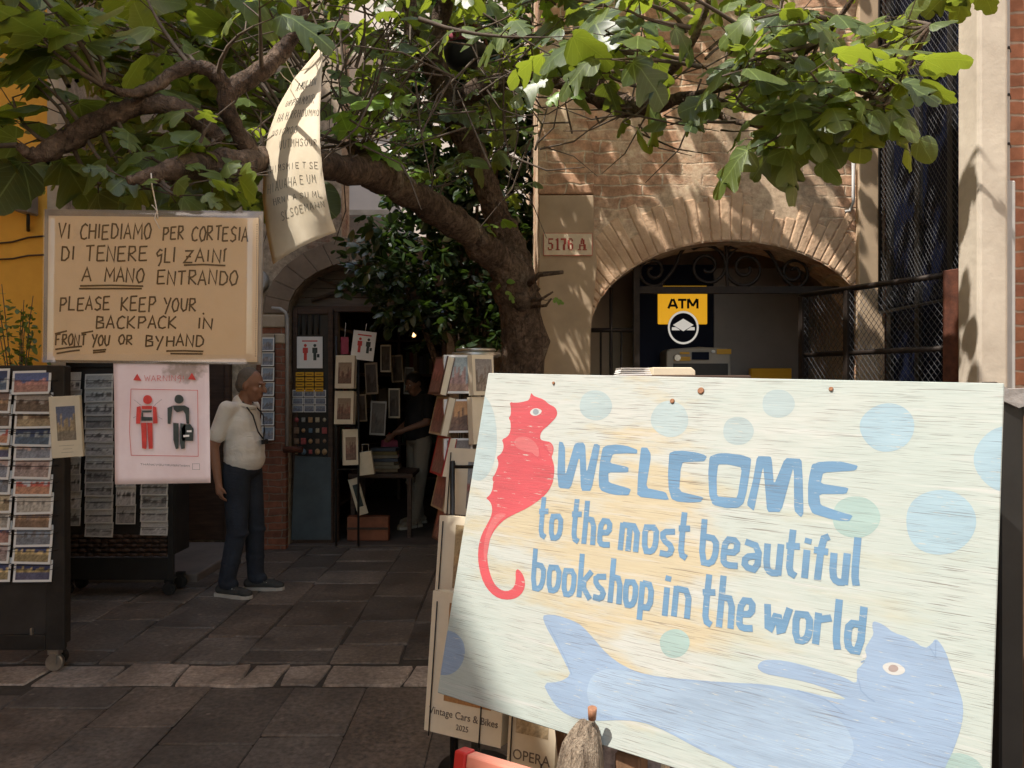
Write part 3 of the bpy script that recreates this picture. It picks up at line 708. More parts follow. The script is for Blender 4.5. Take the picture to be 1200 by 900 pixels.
def spiral(px, py, r0, turns, start, sgn=1, n=34):
    return [gp(px + r0 * (1 - .82 * k / n) * cos(start + sgn * 2 * pi * turns * k / n), py - r0 * (1 - .82 * k / n) * sin(start + sgn * 2 * pi * turns * k / n)) for k in range(n + 1)]
for pts in (
    smooth_loop([gp(*p) for p in ((765, 340), (780, 328), (792, 312), (797, 296), (806, 287))], 2, False) + spiral(828.5, 312.5, 26, 1.75, 2.2, -1),
    smooth_loop([gp(*p) for p in ((778, 332), (771, 337))], 1, False) + spiral(765, 317.5, 19, 1.6, -.8, -1),
    [gp(852, 293), gp(856, 290)] + spiral(873.5, 314.5, 25, 1.75, 2.0, 1),
    smooth_loop([gp(*p) for p in ((880, 288), (896, 290), (908, 305), (916, 325), (932, 338))], 2, False) + spiral(930, 319, 18, 1.6, -1.2, 1),
    smooth_loop([gp(*p) for p in ((850, 283), (852, 300), (851, 320), (853, 342))], 1, False)):
    mb = MB(); mb.tube(pts, .011, 6); mb.build('scroll', MAT['iron'], ig)

# mesh fence with red rusty rail
fe = wthing('mesh_fence', (1.95, 4.0, 0), 'rusty red post and rail fence covered with diamond wire mesh before the dark window', 'fence')
A_, B_ = V((1.70, 4.52, 0)), V((2.10, 3.60, 0)); fd = (B_ - A_); fl = fd.length; fd.normalize()
def fpt(s_, z): return A_ + fd * s_ + V((0, 0, z))
mb = MB()
for z in (2.07, 1.72, .6):
    mb = MB(); mb.tube([fpt(0, z), fpt(fl, z)], .016, 6); mb.build('rail', MAT['iron'], fe)
mb = MB()

def post(s_, wd, zt): 
    c_ = fpt(s_, zt / 2); mb.box(c_, (wd, .05, zt), M.Rotation(math.atan2(fd.y, fd.x), 3, 'Z'))
post(fl - .03, .085, 2.09); mb.build('post', MAT['rust'], fe, .004)
for s_, wd in ((.35, .03), (.02, .03)):
    mb = MB(); post(s_, wd, 2.06); mb.build('post', MAT['iron'], fe)
mb = MB(); st = .032
def strands(p, q, z0, z1, r=.0014, slope=1.25):
    d = (q - p); Lg = d.length; d.normalize(); H = z1 - z0
    for sg in (1, -1):
        t = -H / slope if sg > 0 else 0
        end = Lg if sg > 0 else Lg + H / slope
        while t < end:
            # line: s = t + sg*(z-z0)/slope
            za = 0; sa = t; zb = H; sb = t + sg * H / slope
            lo, hi = 0.0, 1.0
            for lim, sign in ((0, 1), (Lg, -1)):
                fa, fb = sign * (sa - lim), sign * (sb - lim)
                if fa < 0 and fb < 0: lo = 2
                elif fa < 0: lo = max(lo, fa / (fa - fb))
                elif fb < 0: hi = min(hi, fa / (fa - fb))
            if hi > lo + .002:
                pa = p + d * (sa + (sb - sa) * lo) + V((0, 0, z0 + H * lo)); pb = p + d * (sa + (sb - sa) * hi) + V((0, 0, z0 + H * hi))
                mb.tube([pa, pb], r, 3, False)
            t += st
strands(A_ + V((0, -.022, 0)), B_ + V((0, -.022, 0)), .6, 2.06)
mb.build('wire_mesh', MAT['meshwire'], fe)
wm = wthing('window_mesh', (2.22, 4.1, 0), 'tall sheet of diamond wire mesh guarding the dark blue window at the right', 'mesh')
mb = MB(); strands(V((2.215, 4.62, 0)), V((2.215, 3.605, 0)), 2.0, 4.0)
mb.build('wire', MAT['meshwire'], wm)
mb = MB(); mb.tube([(2.215, 4.62, 1.98), (2.215, 4.62, 4.02), (2.215, 3.605, 4.02), (2.215, 3.605, 1.98), (2.215, 4.62, 1.98)], .012, 6); mb.build('edge_bar', MAT['black_metal'], wm)
pb = wthing('plaster_pipe', (2.0, 4.66, 0), 'short pale pipe stub fixed high on the plaster right of the arch', 'pipe')
mb = MB(); mb.tube([P(1000, 190, 4.66), P(1000, 236, 4.66), P(996, 247, 4.66), P(990, 248, 4.67)], .01, 8); mb.build('tube', MAT['pvc'], pb)
# ================================================================== VEGETATION
class Leaves:
    def __init__(s): s.v, s.f, s.uv, s.c = [], [], [], []
    def add(s, o, d, n, size, outline, rnd, tone, fold=.18, droop=.25):
        d = d.normalized(); x = d.cross(n)
        if x.length < 1e-4: x = d.cross(V((1, .2, .1)))
        x.normalize(); n = x.cross(d).normalized()
        mid = [0, .22, .45, .7, 1.0]; b = len(s.v); q = rnd.uniform(-.35, .35); tw = rnd.uniform(-.5, .5)
        def put(u, v, uv):
            h = -fold * abs(u) * (1.2 - v) - droop * v * v + q * u * v - .35 * u * u * (1 if droop > 0 else -1) + tw * u * .3 + .02 * sin(u * 17 + v * 9)
            s.v.append(o + (x * u + d * v + n * h) * size); s.uv.append(uv)
        for m in mid: put(0, m, (0, m))
        k0 = len(s.v) - b
        for side in (1, -1):
            st = len(s.v) - b; j = rnd.uniform(.88, 1.12)
            for (u, v) in outline:
                put(side * u * j, v, (side * u, v))
            def near(v): return min(range(5), key=lambda i: abs(mid[i] - max(0, v - .10)))
            L = len(outline); prev = 0; idx = [near(v) for u, v in outline]
            for i in range(1, L): idx[i] = max(idx[i], idx[i - 1])
            tri = []
            tri.append((0, st, st)) if False else None
            for i in range(L - 1):
                a, c = idx[i], idx[i + 1]
                tri.append((a, st + i, st + i + 1))
                while a < c:
                    tri.append((a, st + i + 1, a + 1)); a += 1
            a = idx[-1]
            while a < 4: tri.append((a, st + L - 1, a + 1)); a += 1
            for t in tri: s.f.append(tuple(b + k for k in (t if side > 0 else t[::-1])))
        s.c.append((b, len(s.v), tone))
    def build(s, name, mat_, parent):
        me = bpy.data.meshes.new(name); me.from_pydata([tuple(p) for p in s.v], [], s.f)
        u = me.uv_layers.new(name='UVMap'); ca = me.color_attributes.new('Col', 'FLOAT_COLOR', 'POINT')
        for l in me.loops: u.data[l.index].uv = s.uv[l.vertex_index]
        for b, e, tone in s.c:
            for i in range(b, e): ca.data[i].color = (tone, tone, tone, 1)
        for p in me.polygons: p.use_smooth = True
        return link(name, me, mat_, parent)
FIG = [
 [(.10, -.05), (.26, -.04), (.42, .07), (.47, .18), (.38, .27), (.25, .34), (.36, .45), (.48, .60), (.46, .68), (.34, .67), (.22, .62), (.17, .64), (.25, .78), (.23, .92), (.12, 1.0)],
 [(.12, -.08), (.30, -.06), (.43, .08), (.44, .2), (.30, .28), (.20, .36), (.31, .50), (.40, .66), (.36, .73), (.25, .69), (.16, .60), (.13, .66), (.19, .82), (.17, .94), (.08, 1.02)],
 [(.14, -.06), (.34, -.02), (.46, .12), (.47, .26), (.42, .36), (.40, .46), (.44, .58), (.41, .68), (.32, .73), (.28, .76), (.27, .84), (.20, .94), (.09, 1.0)],
 [(.12, -.04), (.32, .0), (.45, .16), (.48, .34), (.45, .52), (.38, .70), (.27, .85), (.14, .96)]]
FIGW = FIG[:3] * 3 + [FIG[3]]
OVAL = [(.12, .08), (.22, .25), (.26, .45), (.22, .68), (.12, .88)]
ft = wthing('fig_tree', (.07, 4.3, 0), 'gnarled old fig tree with low spreading limbs and big lobed leaves beside the arch', 'tree')
rt = random.Random(11)
def limb(pts, it=1):
    """pts: (px, py, depth, radius)"""
    q = [(P(a, b, y), r) for a, b, y, r in pts]
    for _ in range(it):
        o = [q[0]]
        for i in range(len(q) - 1):
            (a, ra), (b, rb) = q[i], q[i + 1]; o += [(a.lerp(b, .25), ra * .75 + rb * .25), (a.lerp(b, .75), ra * .25 + rb * .75)]
        q = o + [q[-1]]
    return q
skel = []
limbs = []
base = [(V((.07, 4.3, -.02)), .17), (V((.06, 4.3, .5)), .14), (V((.05, 4.28, 1.0)), .125), (V((.055, 4.28, 1.5)), .122), (P(612, 400, 4.27), .125), (P(610, 355, 4.24), .13), (P(598, 320, 4.2), .115)]
limbs.append(base)
limbs.append(limb([(612, 352, 4.22, .095), (592, 312, 4.12, .086), (556, 278, 3.9, .078), (518, 250, 3.65, .070), (480, 228, 3.4, .062), (455, 210, 3.2, .064), (436, 200, 3.05, .072), (415, 200, 2.9, .055), (385, 196, 2.7, .048), (345, 190, 2.5, .046), (300, 188, 2.3, .040), (262, 196, 2.1, .040), (232, 194, 1.98, .036), (205, 198, 1.9, .028), (180, 205, 1.84, .018), (150, 212, 1.8, .010)]))
limbs.append(limb([(440, 206, 3.08, .06), (428, 185, 3.05, .05), (410, 170, 3.1, .025)]))
limbs.append(limb([(612, 345, 4.24, .09), (603, 300, 4.26, .088), (585, 255, 4.25, .072), (566, 205, 4.2, .066), (545, 160, 4.12, .072), (530, 125, 4.05, .07), (512, 85, 3.95, .06), (492, 40, 3.85, .06), (470, -20, 3.75, .05), (440, -90, 3.7, .035), (400, -160, 3.6, .02)]))
limbs.append(limb([(536, 128, 4.05, .06), (552, 105, 3.9, .052), (590, 98, 3.75, .05), (640, 86, 3.6, .046), (685, 102, 3.45, .046), (725, 124, 3.3, .05), (765, 128, 3.15, .036), (800, 112, 3.0, .022), (840, 118, 2.9, .016), (870, 128, 2.8, .010)]))
limbs.append(limb([(505, 70, 3.9, .05), (512, 30, 3.85, .045), (530, -20, 3.75, .04), (560, -80, 3.6, .03), (620, -150, 3.4, .02)]))
limbs.append(limb([(300, 188, 2.3, .026), (282, 160, 2.22, .024), (262, 122, 2.15, .024), (272, 104, 2.15, .026), (300, 88, 2.18, .027), (325, 68, 2.2, .025), (342, 45, 2.2, .02), (352, 15, 2.2, .023), (362, -40, 2.2, .02), (370, -120, 2.2, .015)]))
limbs.append(limb([(255, 165, 2.15, .024), (228, 136, 2.1, .023), (195, 122, 2.08, .025), (160, 124, 2.06, .026), (125, 138, 2.04, .028), (90, 158, 2.02, .028), (58, 176, 2.0, .026), (38, 184, 1.98, .016), (22, 170, 1.95, .01)]))
limbs.append(limb([(268, 108, 2.15, .024), (250, 84, 2.12, .020), (230, 76, 2.1, .018), (205, 84, 2.08, .017), (180, 102, 2.06, .016), (150, 112, 2.0, .012), (120, 100, 1.95, .008)]))
limbs.append(limb([(742, 122, 3.25, .022), (770, 98, 3.05, .018), (800, 70, 2.9, .015), (822, 30, 2.8, .013), (836, -20, 2.7, .011), (850, -90, 2.6, .008)]))
limbs.append(limb([(800, 114, 3.0, .014), (840, 105, 2.8, .012), (890, 92, 2.65, .011), (950, 60, 2.5, .010), (990, 15, 2.4, .008), (1020, -40, 2.3, .006)]))
limbs.append(limb([(800, 114, 3.0, .012), (850, 140, 2.8, .011), (905, 150, 2.65, .010), (960, 142, 2.55, .009), (1010, 120, 2.45, .008), (1050, 80, 2.4, .007), (1090, 30, 2.35, .006)]))
limbs.append(limb([(700, 108, 3.4, .02), (712, 70, 3.3, .014), (705, 20, 3.2, .011), (725, -40, 3.1, .008)]))
limbs.append(limb([(1090, 30, 2.35, .006), (1060, 90, 2.4, .006), (1040, 110, 2.4, .005)]))
mb = MB()
for L in limbs:
    q = []
    for i, (p, r) in enumerate(L):
        skel.append((p, r)); q.append((p + V((rt.uniform(-1, 1), rt.uniform(-1, 1), rt.uniform(-1, 1))) * r * .12, r * rt.uniform(.92, 1.1)))
    # resample finely for a gnarled surface
    pp, rr = [], []
    for i in range(len(q) - 1):
        for k in range(3):
            t = k / 3; pp.append(q[i][0].lerp(q[i + 1][0], t)); rr.append((q[i][1] * (1 - t) + q[i + 1][1] * t))
    pp.append(q[-1][0]); rr.append(q[-1][1])
    mb.tube(pp, [r * (1 + .09 * sin(i * 1.7) * sin(i * .53 + 1)) for i, r in enumerate(rr)], 14, noise=.085, rnd=rt)
# knots and a sawn stub
for px, py, Y, r in ((436, 200, 2.98, .05), (612, 352, 4.12, .06), (566, 282, 3.84, .035), (262, 190, 2.06, .04), (725, 126, 3.28, .035)):
    mb.ell(P(px, py, Y), (r, r * .8, r), None, 9, 7)
mb.tube([P(618, 335, 4.15), P(632, 322, 4.0), P(660, 319, 3.95)], [.02, .014, .009], 6, noise=.2, rnd=rt)
mb.tube([P(618, 350, 4.15), P(632, 352, 4.02), P(648, 342, 3.98)], [.014, .009, .005], 6)
mb.tube([P(622, 360, 4.13), P(640, 358, 4.03), P(646, 350, 4.0)], [.010, .008, .006], 6)
trunk = mb.build('trunk', MAT['bark'], ft)
tw = MB(); big = Leaves(); young = Leaves()
SHEET = P(350, 150, 2.2)
SPOTS = [(P(678, 405, 4.66), .085), (P(668, 385, 4.66), .05), (P(650, 350, 4.66), .035), (P(705, 300, 4.68), .03), (P(690, 355, 4.68), .03), (P(905, 225, 4.69), .10), (P(930, 262, 4.69), .08), (P(950, 300, 4.69), .04), (P(895, 190, 4.69), .07), (P(1005, 290, 4.66), .03), (P(870, 262, 4.69), .03),
         (P(1160, 40, 3.44), .26), (P(1158, 100, 3.44), .16), (P(1150, 130, 3.44), .05), (P(1165, 215, 3.44), .035), (P(1155, 255, 3.44), .03), (P(1180, 330, 3.42), .05), (P(1196, 240, 3.5), .06), (P(1195, 410, 3.5), .08),
         (P(1070, 300, 4.2), .09), (P(1110, 300, 3.8), .10), (P(1125, 200, 3.7), .06), (P(1050, 380, 4.2), .07), (P(975, 370, 4.4), .05), (P(1080, 220, 4.0), .05), (P(960, 345, 4.4), .04)]
def in_beam(p):  # leaves left out along sun rays, to place light on chosen spots
    for c, r in ((SHEET, .26), (SHEET + V((.02, 0, .22)), .2), (P(355, 240, 2.2), .12)):
        t = (p - c).dot(SUN)
        if t > .02 and (p - c - SUN * t).length < r: return True
    for c, r in SPOTS:
        t = (p - c).dot(SUN)
        if t > .02 and (p - c - SUN * t).length < r: return True
    # leaves cut away so that sun reaches the board
    t = (p.z - 1.2) / SUN.z; q = p - SUN * t
    return q.y < 2.0 and -.15 < q.x < 1.2 and q.y > .9
def shoot(tip, L, n, size, lv, up_bias=.75, r0=.006, droop=.35, petiole=.07, keep=True, tone=None, face=.5):
    """a thin leafy twig ending at tip, coming from the nearest limb"""
    p, r = min(skel, key=lambda s_: (s_[0] - tip).length)
    d = (p - tip); dist = d.length
    root = p if dist < L * 1.6 else tip + d.normalized() * L
    midp = root.lerp(tip, .5) + V((rt.uniform(-.06, .06), rt.uniform(-.06, .06), -.05 * L + rt.uniform(-.03, .05)))
    pts = [root.lerp(midp, k / 4).lerp(midp.lerp(tip, k / 4), k / 4) for k in range(5)]
    if keep: tw.tube(pts, [r0 * (1.25 - .8 * k / 4) for k in range(5)], 5, False)
    ax = (tip - root).normalized()
    for i in range(n):
        t = 1 - (i / max(1, n)) * .75; k = min(3.999, t * 4); a = pts[int(k)].lerp(pts[int(k) + 1], k - int(k))
        az = i * 2.4 + rt.uniform(-.4, .4)
        side = V((cos(az), sin(az), 0))
        d = (side * 1.0 + ax * .55 + V((0, 0, rt.uniform(-.35, .35)))).normalized()
        pl = petiole * rt.uniform(.6, 1.3)
        o = a + (d + V((0, 0, .25))).normalized() * pl
        lv_n = V((rt.gauss(-.15, .45), rt.gauss(-face, .45), up_bias)).normalized()
        dd = (d + V((0, 0, -droop * rt.uniform(.2, 1.6)))).normalized()
        if keep: tw.tube([a, o], [.0022, .0016], 4, False)
        sz = size * rt.uniform(.45, 1.2)
        if in_beam(o + dd * sz * .5): continue
        c_ = o + dd * sz * .5; qx, qy = CX + c_.x / c_.y * F, CY - (c_.z - CAMZ) / c_.y * F   # nothing grows across the hanging papers
        if c_.y < 2.4 and 290 < qx < 410 and 40 < qy < 320: continue
        lv.add(o, dd, lv_n, sz, rt.choice(FIGW), rt, min(1, max(0, rt.gauss(.45, .32))) if tone is None else tone, rt.uniform(.05, .3), rt.uniform(.05, .4))
def inpoly(p, poly):
    c = False; j = len(poly) - 1
    for i in range(len(poly)):
        if (poly[i][1] > p[1]) != (poly[j][1] > p[1]) and p[0] < (poly[j][0] - poly[i][0]) * (p[1] - poly[i][1]) / (poly[j][1] - poly[i][1]) + poly[i][0]: c = not c
        j = i
    return c
def region(poly, y0, y1, count, nl, size, lv, **kw):
    xs = [p[0] for p in poly]; ys = [p[1] for p in poly]; k = 0
    while k < count:
        p = (rt.uniform(min(xs), max(xs)), rt.uniform(min(ys), max(ys)))
        if not inpoly(p, poly): continue
        shoot(P(p[0], p[1], rt.uniform(y0, y1)), rt.uniform(.22, .42), nl, size, lv, **kw); k += 1
# the crown over the left signs: big leaves near the lens
region([(-80, -60), (330, -60), (330, 40), (250, 70), (130, 60), (60, 110), (-80, 130)], 1.75, 3.0, 30, 5, .15, big)
region([(-60, 90), (110, 40), (60, 200), (-60, 230)], 1.9, 2.4, 5, 4, .15, big)
region([(60, 195), (300, 200), (290, 238), (80, 238)], 2.0, 2.8, 7, 4, .13, big)
region([(100, 10), (320, 20), (330, 160), (120, 190)], 2.3, 3.6, 26, 5, .13, big)
region([(60, -20), (330, -20), (330, 235), (60, 235)], 2.8, 4.4, 60, 6, .15, big, tone=.1)
region([(190, 130), (300, 130), (290, 215), (230, 225)], 1.9, 2.15, 9, 4, .10, big)
region([(150, 175), (310, 175), (300, 235), (150, 235)], 1.72, 2.0, 6, 3, .09, big)
# middle, further away, thinner
region([(320, -60), (640, -60), (640, 60), (560, 40), (460, 90), (380, 60)], 2.6, 4.6, 60, 5, .105, big)
region([(380, 60), (640, 60), (640, 210), (590, 240), (480, 150), (400, 140)], 3.4, 4.6, 34, 5, .11, big)
# right: crown in front of the brick wall
region([(610, -60), (1150, -60), (1130, 20), (900, 40), (760, 60), (640, 90)], 2.0, 3.4, 40, 5, .115, big, up_bias=.9, face=.5)
region([(630, 20), (735, 30), (710, 110), (640, 110)], 2.2, 3.0, 7, 4, .16, big)
region([(830, 60), (1080, 50), (1060, 120), (940, 150), (840, 110)], 2.1, 2.8, 24, 5, .115, big, up_bias=1.0, droop=.25, face=.5)
region([(855, 130), (950, 125), (935, 180), (880, 175)], 2.3, 2.6, 5, 4, .15, big, droop=.9)
region([(985, 120), (1065, 110), (1050, 160), (1010, 165)], 2.2, 2.5, 4, 4, .16, big, droop=.9)
region([(700, 130), (800, 130), (790, 165), (740, 168)], 2.6, 3.1, 3, 3, .11, big, droop=.9)
# upper crown above the frame, shading the wall and the alley
for _ in range(135):
    y = rt.uniform(2.6, 4.65); z = rt.uniform(CAMZ + .52 * y + .15, 5.4)
    shoot(V((rt.uniform(-2.0, 1.75), y, z)), rt.uniform(.3, .5), 5, .165, big, keep=False)
# extra crown above the frame left of the trunk, added for shade
for _ in range(85):
    y = rt.uniform(2.0, 4.4); z = rt.uniform(CAMZ + .5 * y + .1, 4.4)
    shoot(V((rt.uniform(-3.2, -.6), y, z)), rt.uniform(.3, .5), 5, .16, big, keep=False)
# young bright shoots on the knot and on the trunk
for px, py, Y, n, sz in ((455, 125, 2.95, 7, .085), (440, 150, 2.95, 6, .09), (480, 160, 3.0, 6, .08), (425, 130, 2.9, 5, .10), (500, 200, 3.2, 6, .045), (520, 205, 3.3, 6, .04), (470, 190, 3.1, 6, .05), (545, 195, 3.4, 5, .045), (580, 262, 3.85, 4, .085), (345, 12, 2.1, 4, .10), (640, 352, 4.0, 2, .05), (590, 340, 4.0, 3, .06), (405, 130, 2.8, 4, .1), (610, 5, 3, 4, .08), (655, 110, 2.6, 3, .09)):
    shoot(P(px, py, Y), .16, n, sz, young, r0=.004, petiole=.035)
# bare dead twigs
for _ in range(190):
    a = P(rt.uniform(300, 640), rt.uniform(-20, 200), rt.uniform(2.6, 4.3)); d = V((rt.gauss(0, 1), rt.gauss(0, .6), rt.gauss(0, .8))).normalized()
    L = rt.uniform(.12, .45); m_ = a + d * L * .5 + V((rt.uniform(-.04, .04), 0, rt.uniform(-.05, .03)))
    tw.tube([a, m_, a + d * L + V((0, 0, rt.uniform(-.05, .05)))], [.005, .0035, .0018], 4, False)
for _ in range(34):
    a = P(rt.uniform(660, 860), rt.uniform(60, 160), rt.uniform(2.7, 3.3)); d = V((rt.gauss(0, 1), rt.gauss(0, .5), rt.gauss(0, .7))).normalized()
    L = rt.uniform(.15, .4); m_ = a + d * L * .5 + V((rt.uniform(-.04, .04), 0, rt.uniform(-.06, .0)))
    tw.tube([a, m_, a + d * L], [.005, .0035, .0018], 4, False)
t_ = tw.build('twigs', MAT['twig'], ft, recalc=False); t_['kind'] = 'stuff'
crown = big.build('crown', MAT['figleaf'], ft); crown['kind'] = 'stuff'
cy = young.build('young_leaves', MAT['youngleaf'], ft); cy['kind'] = 'stuff'

# dark laurel growing beside the doorway
lb = wthing('laurel_bush', (-.45, 6.5, 0), 'dark glossy laurel arching over the bookshop doorway behind the fig trunk', 'shrub')
mb = MB(); sk2 = []
for (px, py, Y) in ((470, 330, 6.4), (520, 300, 6.3), (560, 330, 6.2), (440, 280, 6.5), (580, 250, 6.2), (500, 240, 6.4), (560, 100, 6.2), (610, 90, 6.3), (520, 110, 6.5), (540, 20, 6.4), (605, 15, 6.3)):
    t = P(px, py, Y); b0 = V((-.32, 6.45, 0)); m_ = V((-.3 + (t.x + .3) * .25, 6.45, t.z * .7)); pts = [b0.lerp(m_, k / 6).lerp(m_.lerp(t, k / 6), k / 6) for k in range(7)]
    mb.tube(pts, [.028 * (1 - .7 * k / 6) for k in range(7)], 6)
mb.build('trunk', MAT['bark'], lb)
lv = Leaves(); poly = [(396, 300), (425, 296), (418, 258), (455, 240), (470, 120), (490, 0), (632, -10), (632, 360), (605, 400), (560, 405), (530, 380), (500, 400), (470, 385), (440, 350), (405, 335)]
k = 0
while k < 960:
    p = (rt.uniform(390, 640), rt.uniform(-10, 410))
    if not inpoly(p, poly): continue
    k += 1; c_ = P(p[0], p[1], rt.uniform(6.0, 6.9)); ax = V((rt.gauss(0, 1), rt.gauss(0, 1), rt.gauss(-.1, .6))).normalized()
    for i in range(9):
        d = (ax * .6 + V((rt.gauss(0, .8), rt.gauss(0, .8), rt.gauss(-.2, .5)))).normalized()
        lv.add(c_ + ax * (i * .022), d, V((rt.gauss(0, .5), rt.gauss(0, .5), .8)), rt.uniform(.07, .12), OVAL, rt, rt.random(), .15, .2)
q = lv.build('crown', MAT['shrubleaf'], lb); q['kind'] = 'stuff'

# potted climber against the orange wall
pc = wthing('potted_climber', (-3.1, 4.95, 0), 'small leaved potted climber reaching up the orange wall behind the postcard rack', 'plant')
mb = MB(); mb.lathe((-3.1, 4.95, 0), [(.14, 0), (.2, .34), (.22, .34), (.22, .38), (.19, .38), (.18, .33)], 18); mb.build('pot', mat('terracotta', (.35, .15, .08), .85, .3, 8, .2), pc)
mb = MB(); lv = Leaves()
for s_ in range(9):
    t = P(rt.uniform(-25, 42), rt.uniform(318, 400), rt.uniform(4.8, 5.1)); b0 = V((-3.1, 4.95, .34)); m_ = V((-3.2, 4.95, 1.4))
    pts = [b0.lerp(m_, k / 8).lerp(m_.lerp(t, k / 8), k / 8) for k in range(9)]; mb.tube(pts, [.007 - .0006 * k for k in range(9)], 5)
    for i in range(42):
        k = 4 + rt.random() * 3.99; a = pts[int(k)].lerp(pts[min(8, int(k) + 1)], k - int(k)) + V((rt.gauss(0, .05), rt.gauss(0, .05), rt.gauss(-.02, .06)))
        lv.add(a, V((rt.gauss(0, 1), rt.gauss(0, 1), rt.gauss(-.3, .5))), V((rt.gauss(0, .5), rt.gauss(0, .5), .8)), rt.uniform(.03, .055), OVAL, rt, rt.random(), .1, .2)
mb.build('stem', MAT['twig'], pc); q = lv.build('foliage', MAT['vineleaf'], pc); q['kind'] = 'stuff'

# hanging basket up in the branches
hb = wthing('hanging_basket', tuple(P(546, 62, 4.0)), 'dark hanging basket with a dull pink cloth in the fork of the fig tree', 'basket')
c_ = P(546, 62, 4.0)
mb = MB(); mb.lathe(c_ + V((0, 0, -.09)), [(.05, 0), (.1, .03), (.115, .08), (.118, .11), (.105, .11), (.1, .07)], 18); mb.build('bowl', MAT['black_metal'], hb)
mb = MB(); mb.tube([c_ + V((.11 * cos(t), .03, .02 + .15 * sin(t))) for t in [pi * k / 10 for k in range(11)]], .008, 6); mb.build('handle', MAT['rust'], hb)
mb = MB(); mb.ell(c_ + V((-.02, 0, .07)), (.075, .06, .06), None, 12, 8); mb.build('cloth', mat('dull pink cloth', (.30, .06, .09), .9, .3, 20, .3), hb)
# ================================================================== THE WELCOME BOARD
CAMP = V((0, 0, CAMZ))
def cornerpts(W=1.1):
    q = [(572, 437), (1177, 449), (1166, 1020), (516, 813)]; s_ = [1, .68552086, .61096814, .92544728]
    p = [P(a, b, 1.0) - CAMP for a, b in q]; p = [v * k for v, k in zip(p, s_)]; k = W / (p[1] - p[0]).length
    return [v * k + CAMP for v in p]
TL, TR, BR, BL = cornerpts()
ex = (TR - TL).normalized(); ez = (TL - BL); ez = (ez - ex * ez.dot(ex)).normalized(); ey = ez.cross(ex).normalized()
BW, BH = (TR - TL).length, (TL - BL).length
def axes(origin, ex, ey, ez): return M(((ex.x, ey.x, ez.x, origin.x), (ex.y, ey.y, ez.y, origin.y), (ex.z, ey.z, ez.z, origin.z), (0, 0, 0, 1)))
BM = axes(TL, ex, ey, ez); BMI = BM.inverted()
def b2(p):
    """photograph pixel -> point on the board face (x right, z up, from the top left corner)"""
    d = P(p[0], p[1], 1.0) - CAMP; o = BMI @ CAMP; d = BMI.to_3x3() @ d; t = -o.y / d.y; q = o + d * t
    return (min(BW - .001, max(.001, q.x)), max(-BH + .001, min(-.001, q.z)))
board = empty('welcome_board'); board.matrix_world = BM
tag(board, 'large sunlit painted plywood sign with blue WELCOME lettering and a red seahorse', 'sign')
